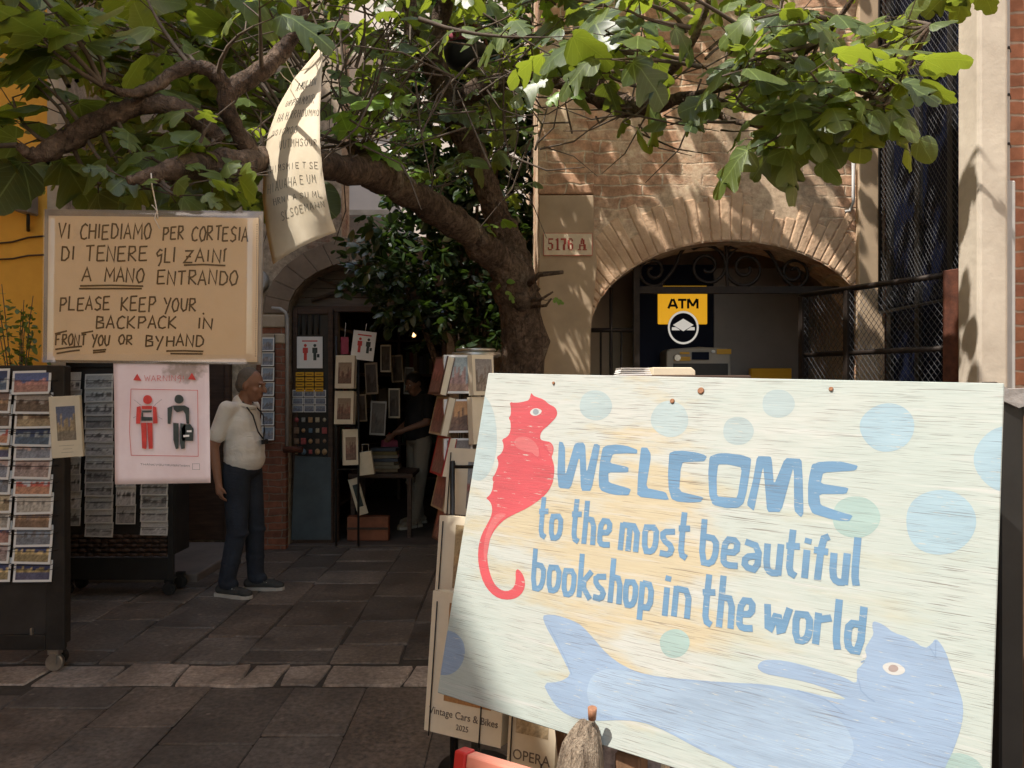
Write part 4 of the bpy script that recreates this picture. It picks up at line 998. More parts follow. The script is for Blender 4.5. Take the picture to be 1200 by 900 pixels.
def board_mat(name, colour, var, crack=.8, patches=False):
    m, t, b = nodes(name); v = coords(t)
    vs_ = coords(t, (6.5, 1, 430)); vl = coords(t, (2.2, 1, 9)); vf = coords(t, (14, 1, 420))
    nc = noise(t, 1.0, 2, .5, vs_, .1); nl = noise(t, 1.6, 5, .6, vl); nf = noise(t, 1.0, 2, .5, vf); big_ = noise(t, 2.6, 4, .6, v)
    c1 = tuple(min(1, x * (1 + var)) for x in colour); c2 = tuple(x * (1 - var) for x in colour)
    if patches:
        sep = N(t, 'ShaderNodeSeparateXYZ'); t.links.new(v, sep.inputs[0])
        # tan wash round the lettering, sea green wash towards the right and the bottom
        cx_ = math_(t, 'ABSOLUTE', math_(t, 'SUBTRACT', sep.outputs[0], .42)); cz_ = math_(t, 'ABSOLUTE', math_(t, 'ADD', sep.outputs[2], .37))
        d = math_(t, 'ADD', math_(t, 'MULTIPLY', cx_, 1.05), math_(t, 'MULTIPLY', cz_, 1.6))
        d = math_(t, 'SUBTRACT', d, math_(t, 'MULTIPLY', math_(t, 'SUBTRACT', nl, .5), 2.1))
        tan = ramp(t, d, [(.22, 1), (.52, 0)])
        c = mixc(t, ramp(t, nl, [(.35, 0), (.65, 1)]), (.54, .55, .515), (.475, .515, .485))
        c = mixc(t, math_(t, 'MULTIPLY', tan, .82), c, (.55, .455, .29))
        e = math_(t, 'ADD', math_(t, 'MULTIPLY', sep.outputs[0], .7), math_(t, 'MULTIPLY', big_, .9))
        c = mixc(t, ramp(t, e, [(.86, 0), (1.2, .55)]), c, (.43, .505, .475))
        low = math_(t, 'SUBTRACT', math_(t, 'MULTIPLY', sep.outputs[2], -1.35), sep.outputs[0])
        c = mixc(t, ramp(t, math_(t, 'ADD', low, math_(t, 'MULTIPLY', big_, .35)), [(.52, 0), (.95, .6)]), c, (.40, .485, .455))
        c = mixc(t, ramp(t, noise(t, 1.0, 3, .6, coords(t, (3, 1, 70))), [(.55, 0), (.70, .6)]), c, (.59, .59, .57))
    else:
        c = ramp(t, nl, [(.3, c2), (.7, c1)])
    c = mixc(t, .10, c, ramp(t, nf, [(.35, .25), (.65, .8)]), 'OVERLAY')
    k = ramp(t, nc, [(.335, 1), (.36, 0)])
    kb = ramp(t, noise(t, 1.0, 2, .5, coords(t, (13, 1, 700)), .1), [(.37, .6), (.40, 0)]); k = math_(t, 'MAXIMUM', k, kb)
    k = math_(t, 'MULTIPLY', k, ramp(t, noise(t, 3.0, 3, .6, v), [(.38, .3), (.58, 1)]))
    chip = ramp(t, noise(t, 1.0, 4, .7, coords(t, (24, 1, 190))), [(.345, 1), (.385, 0)])
    if not patches: c = mixc(t, math_(t, 'MULTIPLY', chip, .8), c, (0.521, 0.521, 0.470))
    c = mixc(t, math_(t, 'MULTIPLY', k, crack), c, (0.134, 0.101, 0.076))
    c = mixc(t, 1.0, c, (.80, .795, .78), 'MULTIPLY')   # all board paints darkened to offset the stronger sun
    t.links.new(c, b.inputs['Base Color']); b.inputs['Roughness'].default_value = .62; b.inputs['Specular IOR Level'].default_value = .35
    bump(t, b, math_(t, 'SUBTRACT', math_(t, 'MULTIPLY', nf, .15), k), .4, .002)
    return m
MAT['bbase'] = board_mat('weathered painted plywood', (0.672, 0.672, 0.588), .1, .8, True)
MAT['bblue'] = board_mat('sky blue lettering paint', (0.143, 0.277, 0.437), .13, .55)
MAT['bcat'] = board_mat('pale blue paint', (.285, .385, .535), .10, .6)
MAT['bcatlight'] = board_mat('lighter blue scales paint', (.325, .425, .555), .16, .6)
MAT['bcatline'] = board_mat('blue outline paint', (.235, .33, .48), .1, .5)
MAT['bred'] = board_mat('coral red paint', (0.554, 0.084, 0.101), .14, .45)
MAT['bpink'] = board_mat('light coral paint', (0.571, 0.143, 0.151), .12, .4)
MAT['bdot'] = board_mat('pale blue bubble paint', (.40, .485, .50), .1, .7)
MAT['bdot2'] = board_mat('blue bubble paint', (.33, .455, .53), .13, .7)
MAT['bteal'] = board_mat('teal bubble paint', (.34, .46, .44), .1, .7)
MAT['bwhite'] = board_mat('white eye paint', (0.554, 0.554, 0.538), .05, .3)
mb = MB(); mb.bb(0, BW, 0, .016, -BH, 0); mb.build('plywood_panel', MAT['bbase'], board, .0015)
def px_ellipse(cx, cy, rx, ry, n=40, wob=.03, seed=1):
    r = random.Random(seed); ph = r.uniform(0, 6)
    return [(cx + rx * (1 + wob * sin(3 * t + ph)) * cos(t), cy + ry * (1 + wob * sin(2 * t + ph)) * sin(t)) for t in [2 * pi * k / n for k in range(n)]]
for i, (cx, cy, rx, ry, m_) in enumerate(((560, 512, 23, 50, 'bdot'), (698, 475, 19, 18, 'bdot'), (785, 491, 22, 21, 'bdot'), (865, 505, 18, 17, 'bdot'), (912, 473, 19, 17, 'bdot'), (1040, 501, 32, 28, 'bdot2'), (1178, 538, 36, 37, 'bdot2'), (1102, 612, 41, 39, 'bdot2'), (1003, 606, 28, 25, 'bteal'), (790.6, 754, 17.5, 17, 'bteal'), (522, 765, 23, 26, 'bcat'), (1118, 912, 36, 30, 'bteal'))):
    mb = MB(); poly2d(mb, [[b2(p) for p in px_ellipse(cx, cy, rx, ry, seed=i)]], -0.00020); mb.build('painted_bubble', MAT[m_], board)
def z(scale, ox, oy, pts): return [(ox + x / scale, oy + y / scale) for x, y in pts]
Z1 = lambda p: z(7.5, 540, 450, p)
Z6 = lambda p: z(6, 540, 560, p)
horse = Z1([(600, 140), (612, 105), (620, 76), (634, 96), (652, 110), (730, 135), (775, 178), (828, 203), (848, 240), (846, 275), (828, 305), (770, 365), (720, 405), (698, 445), (700, 490), (745, 503), (785, 508), (812, 540), (818, 575), (806, 625), (797, 640), (818, 700), (824, 760), (815, 830)]) + \
    Z6([(648, 30), (620, 90), (565, 148), (470, 212), (385, 252), (315, 288), (268, 330), (228, 380), (198, 450), (184, 530), (192, 620), (216, 705), (250, 765), (300, 797), (345, 793), (376, 765), (387, 720), (385, 665), (392, 645), (405, 642), (425, 662), (442, 690), (455, 740), (442, 798), (400, 842), (340, 858), (270, 850), (210, 810), (160, 740), (132, 650), (120, 560), (126, 470), (150, 390), (186, 325), (212, 275), (222, 230), (217, 188), (200, 160), (176, 143), (204, 122), (224, 80), (228, 30)]) + \
    Z1([(292, 880), (275, 826), (302, 792), (328, 725), (332, 685), (314, 640), (350, 618), (375, 575), (376, 525), (360, 490), (405, 466), (428, 440), (440, 390), (438, 330), (420, 300), (440, 272), (441, 210), (430, 158), (475, 166), (530, 160), (575, 150)])
mb = MB(); poly2d(mb, [[b2(p) for p in smooth_loop(horse, 1)]], -0.00036); sh = mb.build('painted_seahorse_cat', MAT['bred'], board)
for lp_ in (Z1(smooth_loop([(470, 480), (560, 455), (650, 500), (690, 580), (685, 650), (640, 620), (560, 590), (480, 560)], 2)), Z1(smooth_loop([(770, 520), (800, 530), (812, 570), (800, 620), (770, 590), (755, 540)], 2)), Z6(smooth_loop([(240, 250), (330, 250), (290, 285), (235, 345), (205, 430), (190, 520), (178, 610), (160, 560), (165, 440), (195, 340)], 2))):
    mb = MB(); poly2d(mb, [[b2(p) for p in lp_]], -0.00048); mb.build('paint_highlight', MAT['bpink'], sh)
mb = MB()
for st in ([(560, 600), (620, 605), (665, 640), (690, 670)], [(725, 520), (745, 570), (790, 620)], [(700, 640), (690, 560)]): ribbon(mb, [b2(p) for p in Z1(st)], .0018, -0.00056)
mb.build('outline', mat('dark red paint', (.45, .06, .08), .7), sh)
mb = MB(); poly2d(mb, [[b2(p) for p in Z1(smooth_loop([(605, 250), (630, 220), (665, 212), (700, 222), (716, 240), (695, 268), (655, 282), (625, 275)], 2))]], -0.00056); ew = mb.build('eye', MAT['bwhite'], sh)
mb = MB(); poly2d(mb, [[b2(p) for p in Z1(px_ellipse(660, 245, 26, 26))]], -0.00068); mb.build('pupil', mat('grey eye paint', (.22, .25, .27), .7), ew)
Z3 = lambda p: z(3.4286, 510, 650, p)
Z4 = lambda p: z(3.4286, 850, 650, p)
cat = Z3([(430, 246), (455, 240), (490, 243), (555, 265), (590, 285), (640, 340), (690, 400), (760, 450), (850, 484), (1000, 500)]) + \
    Z4([(34, 515), (160, 520), (300, 545), (430, 577), (492, 583), (450, 560), (420, 542), (330, 512), (230, 492), (155, 478), (125, 452), (145, 427), (175, 421), (240, 426), (300, 440), (400, 468), (480, 493), (526, 520), (530, 490), (527, 462), (545, 447), (562, 425), (567, 402), (560, 380), (580, 345), (597, 318), (590, 290), (593, 266), (620, 274), (648, 290), (672, 312), (740, 334), (800, 378), (828, 360), (845, 335), (868, 360), (890, 400), (905, 450), (940, 540), (958, 610), (950, 690), (915, 790), (885, 850)]) + [(1103, 915), (1080, 945), (1040, 962), (990, 958), (935, 935)] + \
    Z3([(1200, 850), (1150, 825), (1050, 776), (940, 715), (860, 680), (800, 668), (740, 664), (650, 668), (560, 658), (500, 625), (462, 575), (432, 515), (500, 512), (546, 484), (530, 450), (480, 350), (445, 290)])
mb = MB(); poly2d(mb, [[b2(p) for p in smooth_loop(cat, 1)]], -0.00036); ct = mb.build('painted_mermaid_cat', MAT['bcat'], board)
scale_ = Z3([(640, 460), (760, 462), (850, 492), (1000, 508)]) + Z4([(40, 522), (160, 530), (270, 565), (380, 610), (460, 660), (510, 730), (520, 800), (470, 850)]) + [(970, 915), (930, 925)] + Z3([(1190, 835), (1060, 770), (940, 705), (850, 668), (740, 650), (650, 640), (600, 560)])
mb = MB(); poly2d(mb, [[b2(p) for p in smooth_loop(scale_, 2)]], -0.00044); mb.build('painted_scales', MAT['bcatlight'], ct)
for lines in [Z4(q) for q in ([(535, 500), (545, 545), (575, 575), (600, 590)], [(545, 432), (560, 425)], [(820, 370), (845, 410), (845, 345)], [(290, 545), (400, 580), (480, 640)])] + [Z3([(455, 285), (490, 350), (530, 430), (550, 482)])]:
    mb = MB(); ribbon(mb, [b2(p) for p in lines], .0022, -.00056); mb.build('brush_line', MAT['bcatline'], ct)

mb = MB(); poly2d(mb, [[b2(p) for p in Z4(smooth_loop([(626, 450), (650, 432), (690, 434), (722, 455), (722, 475), (690, 486), (655, 480)], 2))]], -0.00060); ew = mb.build('eye', MAT['bwhite'], ct)
mb = MB(); poly2d(mb, [[b2(p) for p in Z4(px_ellipse(675, 457, 20, 15))]], -0.00072); mb.build('pupil', mat('brown eye paint', (.30, .24, .22), .7), ew)
mb = MB(); poly2d(mb, [[b2(p) for p in Z4([(548, 402), (566, 398), (568, 412), (552, 418)])]], -0.00060); mb.build('nose', MAT['bwhite'], ct)
# WELCOME
Z2 = lambda p: z(6, 640, 500, p)
Zb = lambda p: z(6, 820, 510, p)
glyph = [
 [Z2([(90, 104), (118, 110), (134, 150), (134, 350), (200, 122), (225, 112), (262, 112), (276, 135), (284, 330), (336, 122), (362, 122), (381, 136), (318, 452), (245, 450), (236, 200), (172, 438), (88, 430), (79, 330)])],
 [Z2([(398, 150), (425, 132), (500, 126), (570, 135), (642, 162), (640, 190), (560, 188), (470, 192), (447, 255), (580, 285), (578, 322), (437, 322), (440, 392), (598, 438), (580, 484), (490, 480), (440, 470), (388, 450), (372, 420), (370, 350), (378, 250)])],
 [Z2([(668, 146), (712, 148), (735, 188), (735, 230), (702, 430), (842, 460), (866, 518), (640, 492), (646, 350), (656, 250)])],
 [Z2([(866, 186), (900, 172), (960, 168), (1050, 180), (1110, 196), (1131, 212), (1112, 244), (1060, 246), (962, 250), (946, 300), (936, 455), (1108, 497), (1088, 530), (1000, 534), (920, 526), (882, 508), (862, 440), (857, 330)])],
 [Zb([(70, 150), (130, 128), (190, 126), (300, 140), (362, 162), (356, 230), (330, 400), (308, 480), (272, 510), (190, 513), (92, 490), (66, 420), (60, 260)]), Zb([(130, 205), (200, 206), (298, 227), (265, 440), (200, 438), (122, 430), (119, 300)])],
 [Zb([(404, 146), (500, 150), (508, 180), (522, 350), (600, 160), (716, 166), (724, 300), (730, 550), (712, 578), (664, 530), (662, 260), (656, 234), (572, 540), (474, 540), (458, 340), (446, 215), (388, 500), (380, 532), (330, 490), (372, 330)])],
 [Zb([(790, 205), (840, 188), (920, 183), (1000, 186), (1112, 214), (1102, 240), (1085, 250), (868, 263), (850, 340), (1048, 370), (1030, 414), (840, 414), (850, 490), (960, 530), (1078, 565), (1052, 605), (990, 602), (920, 590), (792, 550), (762, 480), (762, 350), (772, 280)])]]
mb = MB()
for g in glyph: poly2d(mb, [[b2(p) for p in smooth_loop(l, 1, True, .11)] for l in g], -0.00040)
mb.build('welcome_lettering', MAT['bblue'], board)
mb = MB(); rl = random.Random(21)
Z5 = lambda x, y: (800 + x / 5.217, 600 + y / 5.217)
Z4b = lambda x, y: (610 + x / 6, 580 + y / 6)
for s_, A, B, h in (('to', Z4b(120, 300), Z4b(287, 314), 29.5), ('the', Z4b(348, 328), Z4b(632, 362), 31.5), ('most', Z4b(692, 384), Z4b(1178, 448), 33),
                    ('beautiful', Z5(98, 312), Z5(1085, 458), 34.5),
                    ('bookshop', Z4b(72, 660), Z4b(922, 810), 32), ('in', Z4b(990, 842), Z4b(1188, 876), 36), ('the', Z5(108, 690), Z5(430, 728), 36.5), ('world', Z5(497, 750), Z5(1102, 866), 37)):
    word(mb, s_, A, B, (h * .07, -h), LOW, .0124, -0.00052, b2, rl, .14, .025, True)
mb.build('slogan_lettering', MAT['bblue'], board)
# screws along the top edge and a loose washer
mb = MB()
def screw(px, py, r):
    c = V((b2((px, py))[0], 0, b2((px, py))[1])); mb.tube([c + V((0, -.0035, 0)), c + V((0, -.001, 0))], [r * .8, r], 12)
for px, py, r in ((649, 449, .0038), (788, 470, .0055), (974, 456, .0045), (821.5, 458, .0075)): screw(px, py, r)
mb.build('screw', mat('rusty screw', (.30, .13, .06), .6, .5, 200, .2), board)
# back battens and legs that carry the board
mb = MB(); mb.bb(.05, BW - .05, .0165, .05, -.12, -.06); mb.bb(.05, BW - .05, .0165, .05, -BH + .10, -BH + .16); mb.build('batten', MAT['wood'], board)
for u in (.16, BW - .16):
    a = BM @ V((u, .055, -.25)); mb = MB(); bI = BMI
    leg = [a, V((a.x + ey.x * .25, a.y + ey.y * .25, 0.01))]; mb.tube([bI @ leg[0], bI @ leg[1]], .022, 8); mb.build('leg', MAT['wood'], board)

# driftwood post holding the lower edge
dp = wthing('driftwood_post', (.17, 1.3, 0), 'grey cracked driftwood post holding the lower edge of the welcome board', 'post')
def bp(px, py, off):
    d = P(px, py, 1.0) - CAMP; o = BMI @ CAMP; d = BMI.to_3x3() @ d; t = (-off - o.y) / d.y
    return BM @ (o + d * t)
tip = bp(692, 850, .03); dirn = V((-.085, -.05, -1)).normalized()
Lp = tip.z / -dirn.z
dw_mat = mat('silver grey driftwood', (.40, .32, .235), .85, .5, 4, 1.0, 0, .2, (16, 16, .9), (.10, .07, .05), .02)
mb = MB(); rp = random.Random(4); na = 22
groove = [1 - (.22 if rp.random() < .3 else 0) + rp.uniform(-.06, .06) for _ in range(na)]; top = [rp.uniform(0, .016) for _ in range(na)]; rings = []
for L_, r in ((0, .010), (.004, .017), (.016, .023), (.032, .030), (.055, .038), (.085, .043), (.13, .046), (.3, .048), (Lp, .052)):
    c = tip + dirn * L_ + V((-.010 * min(1, L_ / .05), 0, .012)); ring = []
    for k_ in range(na):
        a = 2 * pi * k_ / na; ring.append(mb.bm.verts.new(c + V((cos(a) * r * 1.08, sin(a) * r * .8, 0)) * groove[k_] + V((0, 0, -top[k_] * max(0, 1 - L_ / .06) - .010 * cos(a) * min(1, r / .02)))))
    rings.append(ring)
for i in range(len(rings) - 1):
    for k_ in range(na): mb.face([rings[i][k_], rings[i][(k_ + 1) % na], rings[i + 1][(k_ + 1) % na], rings[i + 1][k_]])
mb.face(rings[0][::-1]); mb.face(rings[-1])
mb.build('shaft', dw_mat, dp)
mb = MB(); mb.tube([tip + V((.002, -.012, .018)), tip + V((.002, -.016, .042))], [.008, .0095], 10); mb.build('screw', mat('rusty screw head', (.32, .15, .08), .6, .5, 200, .2), dp)
wp = wthing('support_stake', (.3, 1.36, 0), 'square brown wooden stake behind the driftwood post under the welcome board', 'post')
a = bp(740, 868, -.045); mb = MB(); mb.box((a.x, a.y, (a.z - .02) / 2), (.055, .05, a.z - .02), M.Rotation(-.5, 3, 'Z')); mb.build('stake', MAT['wood'], wp, .004)

# dark plank and brown cabinet at the far right
kb = wthing('dark_panel', (.99, 1.4, 0), 'tall blackened plank with a torn grey cover along its top beside the welcome board', 'panel')
x0 = P(1172, 0, 1.47).x; mb = MB(); mb.bb(x0, x0 + .047, 1.47, 1.50, 0, P(0, 470, 1.47).z); mb.build('plank', MAT['black_metal'], kb, .004)
mb = MB(); zt = P(0, 456, 1.46).z
mb.prism([(x0 - .012, 1.462, zt + .014), (x0 + .01, 1.46, zt), (x0 + .06, 1.458, zt + .002), (x0 + .1, 1.46, zt - .002), (x0 + .1, 1.46, zt - .07), (x0 + .06, 1.459, zt - .05), (x0 + .045, 1.458, zt - .03), (x0 + .03, 1.46, zt - .036), (x0 + .0, 1.462, zt - .022)], (0, .045, 0)); mb.build('torn_cover', mat('grey torn plastic', (.33, .30, .28), .5, .4, 30, .5), kb)
kc = wthing('brown_cabinet', (1.3, 1.7, 0), 'brown wooden cabinet cut off by the right edge of the picture', 'cabinet')
mb = MB(); mb.bb(1.075, 1.6, 1.6, 2.0, 0, 1.5); mb.build('carcass', MAT['wood'], kc, .006)
mb = MB(); mb.bb(1.09, 1.35, 1.58, 1.599, .2, 1.44); mb.build('door', mat('red brown door', (.13, .05, .03), .6, .4, 6, .2), kc, .004)

# ================================================================== HANGING SIGNS
def sheet_frame(px, py, Y, yaw=0, tilt=0, roll=0): return M.Translation(P(px, py, Y)) @ M.Rotation(yaw, 4, 'Z') @ M.Rotation(tilt, 4, 'X') @ M.Rotation(roll, 4, 'Y')
YS = 1.8; k = YS / F
cs_ = empty('cardboard_sign'); cs_.matrix_world = sheet_frame(178.5, 336, YS, roll=R(.6))
tag(cs_, 'hand lettered brown cardboard sign in a clear sleeve hung from the fig limb', 'sign')
def s2(p): return ((p[0] - 178.5) * k, -(p[1] - 336) * k)
kraft = mat('kraft paper', (.58, .42, .26), .75, .10, 6, .1, bd=.002)
sm_, st_, sb_ = nodes('clear plastic sleeve')
tr = N(st_, 'ShaderNodeBsdfTransparent'); gl = N(st_, 'ShaderNodeBsdfGlossy'); gl.inputs['Roughness'].default_value = .12; gl.inputs[0].default_value = (.9, .9, .9, 1)
bump_n = N(st_, 'ShaderNodeBump'); bump_n.inputs['Strength'].default_value = .25; st_.links.new(noise(st_, 14, 3, .5, coords(st_, (1, 1, 3))), bump_n.inputs['Height']); st_.links.new(bump_n.outputs[0], gl.inputs['Normal'])
mx = N(st_, 'ShaderNodeMixShader'); mx.inputs[0].default_value = .07; st_.links.new(tr.outputs[0], mx.inputs[1]); st_.links.new(gl.outputs[0], mx.inputs[2]); st_.links.new(mx.outputs[0], st_.nodes['Material Output'].inputs[0])
def warped_sheet(mb, x0, x1, z0, z1, y, th, amp, n=14, seed=1):
    r = random.Random(seed); a, b, c = [r.uniform(0, 6) for _ in range(3)]
    def f(u, v): return y + amp * (sin(3.1 * u + a) * .6 + sin(5.3 * v + b) * .3 + sin(4 * u * v + c) * .5)
    F_ = [[mb.bm.verts.new((x0 + (x1 - x0) * i / n, f(i / n, j / n), z0 + (z1 - z0) * j / n)) for j in range(n + 1)] for i in range(n + 1)]
    Bk = [[mb.bm.verts.new((x0 + (x1 - x0) * i / n, f(i / n, j / n) + th, z0 + (z1 - z0) * j / n)) for j in range(n + 1)] for i in range(n + 1)]
    for i in range(n):
        for j in range(n):
            mb.face([F_[i][j], F_[i + 1][j], F_[i + 1][j + 1], F_[i][j + 1]], None, True); mb.face([Bk[i][j], Bk[i][j + 1], Bk[i + 1][j + 1], Bk[i + 1][j]], None, True)
    for i in range(n):
        mb.face([F_[i][0], Bk[i][0], Bk[i + 1][0], F_[i + 1][0]]); mb.face([F_[i][n], F_[i + 1][n], Bk[i + 1][n], Bk[i][n]])
        mb.face([F_[0][i], F_[0][i + 1], Bk[0][i + 1], Bk[0][i]]); mb.face([F_[n][i], Bk[n][i], Bk[n][i + 1], F_[n][i + 1]])
a, b = s2((56, 254)), s2((302, 423))
mb = MB(); mb.bb(a[0], b[0], 0, .003, b[1], a[1]); mb.build('card', kraft, cs_)
a, b = s2((50, 246)), s2((307, 426))
mb = MB(); mb.bb(a[0], b[0], .0042, .0062, b[1], a[1]); mb.build('backing_card', mat('dull backing', (.20, .165, .13), .5, .3, 9, .1), cs_)
mb = MB(); warped_sheet(mb, a[0], b[0], b[1], a[1], -.004, .0004, .0016, seed=3); mb.build('plastic_sleeve', sm_, cs_)
mb = MB()
for q in range(58): 
    c = s2((300.5, 262 + q * 2.7)); mb.bb(c[0] - .0007, c[0] + .0007, -.0007, -.0002, c[1] - .0012, c[1] + .0012)
mb.build('perforation', MAT['ink'], cs_)
Zs = lambda x, y: (30 + x / 3.75, 200 + y / 3.75)
mb = MB(); rw = random.Random(8)
def wl_(s_, x0, x1, yb0, h, yb1=None, font=CAPS): word(mb, s_, Zs(x0, yb0), Zs(x1, yb0 if yb1 is None else yb1), (h * .06 / 3.75, -h / 3.75), font, .0040, -.0006, s2, rw, .28, .06)
for a in (('VI', 142, 192, 300, 66), ('CHIEDIAMO', 236, 548, 302, 66), ('PER', 600, 690, 302, 58), ('CORTESIA', 726, 975, 305, 62), ('DI', 156, 212, 398, 62), ('TENERE', 262, 533, 398, 66), ('GLI', 572, 655, 402, 62), ('ZAINI', 697, 878, 400, 55),
          ('A', 245, 285, 490, 62), ('MANO', 345, 520, 490, 62), ('ENTRANDO', 576, 932, 500, 62), ('PLEASE', 150, 370, 618, 58), ('KEEP', 420, 570, 620, 62), ('YOUR', 606, 750, 618, 58), ('BACKPACK', 312, 664, 694, 52), ('IN', 756, 824, 694, 46), ('FRONT', 134, 266, 772, 48), ('YOU', 292, 372, 770, 46), ('OR', 412, 472, 765, 42), ('BY', 530, 606, 775, 52), ('HAND', 620, 783, 770, 48)): wl_(*a)
for q in ([(695, 414), (780, 410), (878, 414)], [(240, 510), (380, 506), (518, 508)], [(236, 522), (380, 520), (512, 519)], [(134, 790), (200, 780), (252, 775)], [(140, 808), (200, 797), (242, 792)], [(300, 794), (358, 788)], [(300, 803), (355, 797)], [(622, 792), (700, 790), (785, 792)], [(640, 803), (782, 803)], [(132, 722), (185, 708)], [(248, 718), (300, 708)], [(782, 622), (785, 630)], [(870, 352), (882, 338)]):
    ribbon(mb, [s2(Zs(*p)) for p in q], .0040, -.0010)
mb.build('handwriting', MAT['ink'], cs_)
sg = wthing('sign_string', tuple(P(180, 240, 1.8)), 'short white string tying the cardboard sign to the fig limb', 'string')
mb = MB(); mb.tube([P(177, 203, 1.79), P(178, 218, 1.785), P(181, 232, 1.788), P(184, 247, 1.792), P(185, 256, 1.796)], .0016, 5); mb.tube([P(178, 240, 1.79), P(184, 247, 1.79), P(181, 256, 1.794), P(187, 268, 1.795)], .0012, 5); mb.build('cord', MAT['string'], sg)

# pink paper notice with the two figures
ws = empty('warning_notice'); ws.matrix_world = sheet_frame(190, 497, 1.81, roll=R(-.8))
tag(ws, 'pale pink stained paper notice hanging below the cardboard sign', 'notice')
kw = 1.81 / F
def w2(p): q = (120 + p[0] / 5.293, 410 + p[1] / 5.294); return ((q[0] - 190) * kw, -(q[1] - 497) * kw)
pm, pt_, pb_ = nodes('damp pink paper'); v = coords(pt_); n1 = noise(pt_, 9, 5, .6, v); n2 = noise(pt_, 60, 3, .6, v)
c = ramp(pt_, n1, [(.3, (.70, .55, .55)), (.7, (.80, .68, .68))]); sep = N(pt_, 'ShaderNodeSeparateXYZ'); pt_.links.new(v, sep.inputs[0])
gx = math_(pt_, 'ADD', math_(pt_, 'POWER', math_(pt_, 'MULTIPLY', math_(pt_, 'SUBTRACT', sep.outputs[0], .055), 16), 2), math_(pt_, 'POWER', math_(pt_, 'MULTIPLY', math_(pt_, 'SUBTRACT', sep.outputs[2], .125), 26), 2))
c = mixc(pt_, ramp(pt_, math_(pt_, 'SUBTRACT', math_(pt_, 'ADD', gx, math_(pt_, 'MULTIPLY', n2, 1.6)), .6), [(.3, .75), (.9, 0)]), c, (.26, .19, .14))
pt_.links.new(c, pb_.inputs['Base Color']); pb_.inputs['Roughness'].default_value = .7; bump(pt_, pb_, n1, .3, .004)
a, b = w2((76, 62)), w2((664, 830)); mb = MB(); warped_sheet(mb, a[0], b[0], b[1], a[1], 0, .0006, .0035, 18, 6); mb.build('paper', pm, ws)
def wpoly(mb, pts, y=-.0062): poly2d(mb, [[w2(p) for p in pts]], y)
mb = MB(); ribbon(mb, [w2(p) for p in ((188, 240), (600, 254), (598, 662), (184, 650), (175, 500), (188, 240))], .0012, -.006)
for x0 in (228, 566):
    mb2 = [(x0 - 25, 185), (x0, 145), (x0 + 25, 190)]; wpoly(mb, mb2, -.0061)
word(mb, 'WARNING!', (272, 192), (520, 196), (0, -34), CAPS, .0011, -.0062, w2, rw, .3, .03)
wpoly(mb, px_ellipse(290, 307, 28, 28)); 
for q in ([(222, 352), (246, 346), (250, 372), (242, 455), (216, 455)], [(322, 346), (344, 356), (350, 455), (322, 456)], [(247, 450), (282, 450), (280, 600), (276, 612), (252, 608)], [(286, 450), (318, 450), (318, 610), (292, 612)], [(252, 346), (318, 346), (316, 366), (254, 366)]): wpoly(mb, q)
mb.build('red_print', MAT['redink'], ws)
mb = MB()
for q in ([(250, 412), (318, 416), (318, 438), (250, 438)], [(252, 374), (316, 374), (312, 386), (258, 386)], [(252, 386), (262, 386), (262, 412), (252, 412)]): wpoly(mb, q, -.0065)
mb.build('chest_bag_print', MAT['greyink'], ws)
mb = MB(); wpoly(mb, px_ellipse(484, 307, 28, 28))
for q in ([(412, 360), (446, 346), (438, 400), (430, 460), (412, 458)], [(446, 346), (518, 346), (546, 362), (546, 460), (528, 460), (522, 400), (510, 378), (470, 388), (452, 372)], [(446, 452), (480, 456), (478, 612), (460, 616), (446, 560)], [(490, 456), (522, 460), (520, 560), (516, 612), (494, 616), (486, 580)], [(498, 488), (516, 462), (552, 462), (572, 492), (568, 566), (500, 564)]): wpoly(mb, q)
mb.build('black_print', MAT['greyink'], ws)
mb = MB()
for q in ([(530, 500), (560, 500), (560, 512), (530, 512)], [(508, 530), (545, 528), (545, 540), (508, 542)]): wpoly(mb, q, -.0066)
mb.build('bag_highlight', MAT['card'], ws)
mb = MB()
for q in ([(205, 306), (250, 342)], [(330, 345), (378, 306)], [(198, 420), (216, 410)], [(350, 412), (380, 430)]): ribbon(mb, [w2(p) for p in q], .0006, -.0063)
ribbon(mb, [w2(p) for p in ((562, 708), (606, 708), (606, 744), (562, 744), (562, 706))], .0006, -.0062)
mb.build('thin_lines', MAT['greyink'], ws)
mb = MB(); word(mb, 'THANKYOU', (240, 712), (385, 718), (0, -11), CAPS, .0006, -.0062, w2, rw, .3, .05); word(mb, 'FORUNDERSTANDING', (392, 718), (545, 726), (0, -10), CAPS, .0005, -.0062, w2, rw, .25, .05)
mb.build('small_print', MAT['greyink'], ws)
mb = MB()
for q in ((84, 90), (610, 92)): 
    c_ = V((w2(q)[0], 0, w2(q)[1])); mb.tube([c_ + V((0, .002, .0)), c_ + V((0, .004, .07))], .0012, 5)
mb.build('hanging_thread', MAT['string'], ws)

# curled sheet swinging in the sun
cu = empty('curled_sheet'); cu.matrix_world = M.Translation(P(350, 175, 2.2))
tag(cu, 'curled sunlit paper sheet of handwriting dangling from a fig twig', 'notice')
k2 = 2.2 / F
def c2(px, py, dy): return P(px, py, 2.2 + dy) - P(350, 175, 2.2)
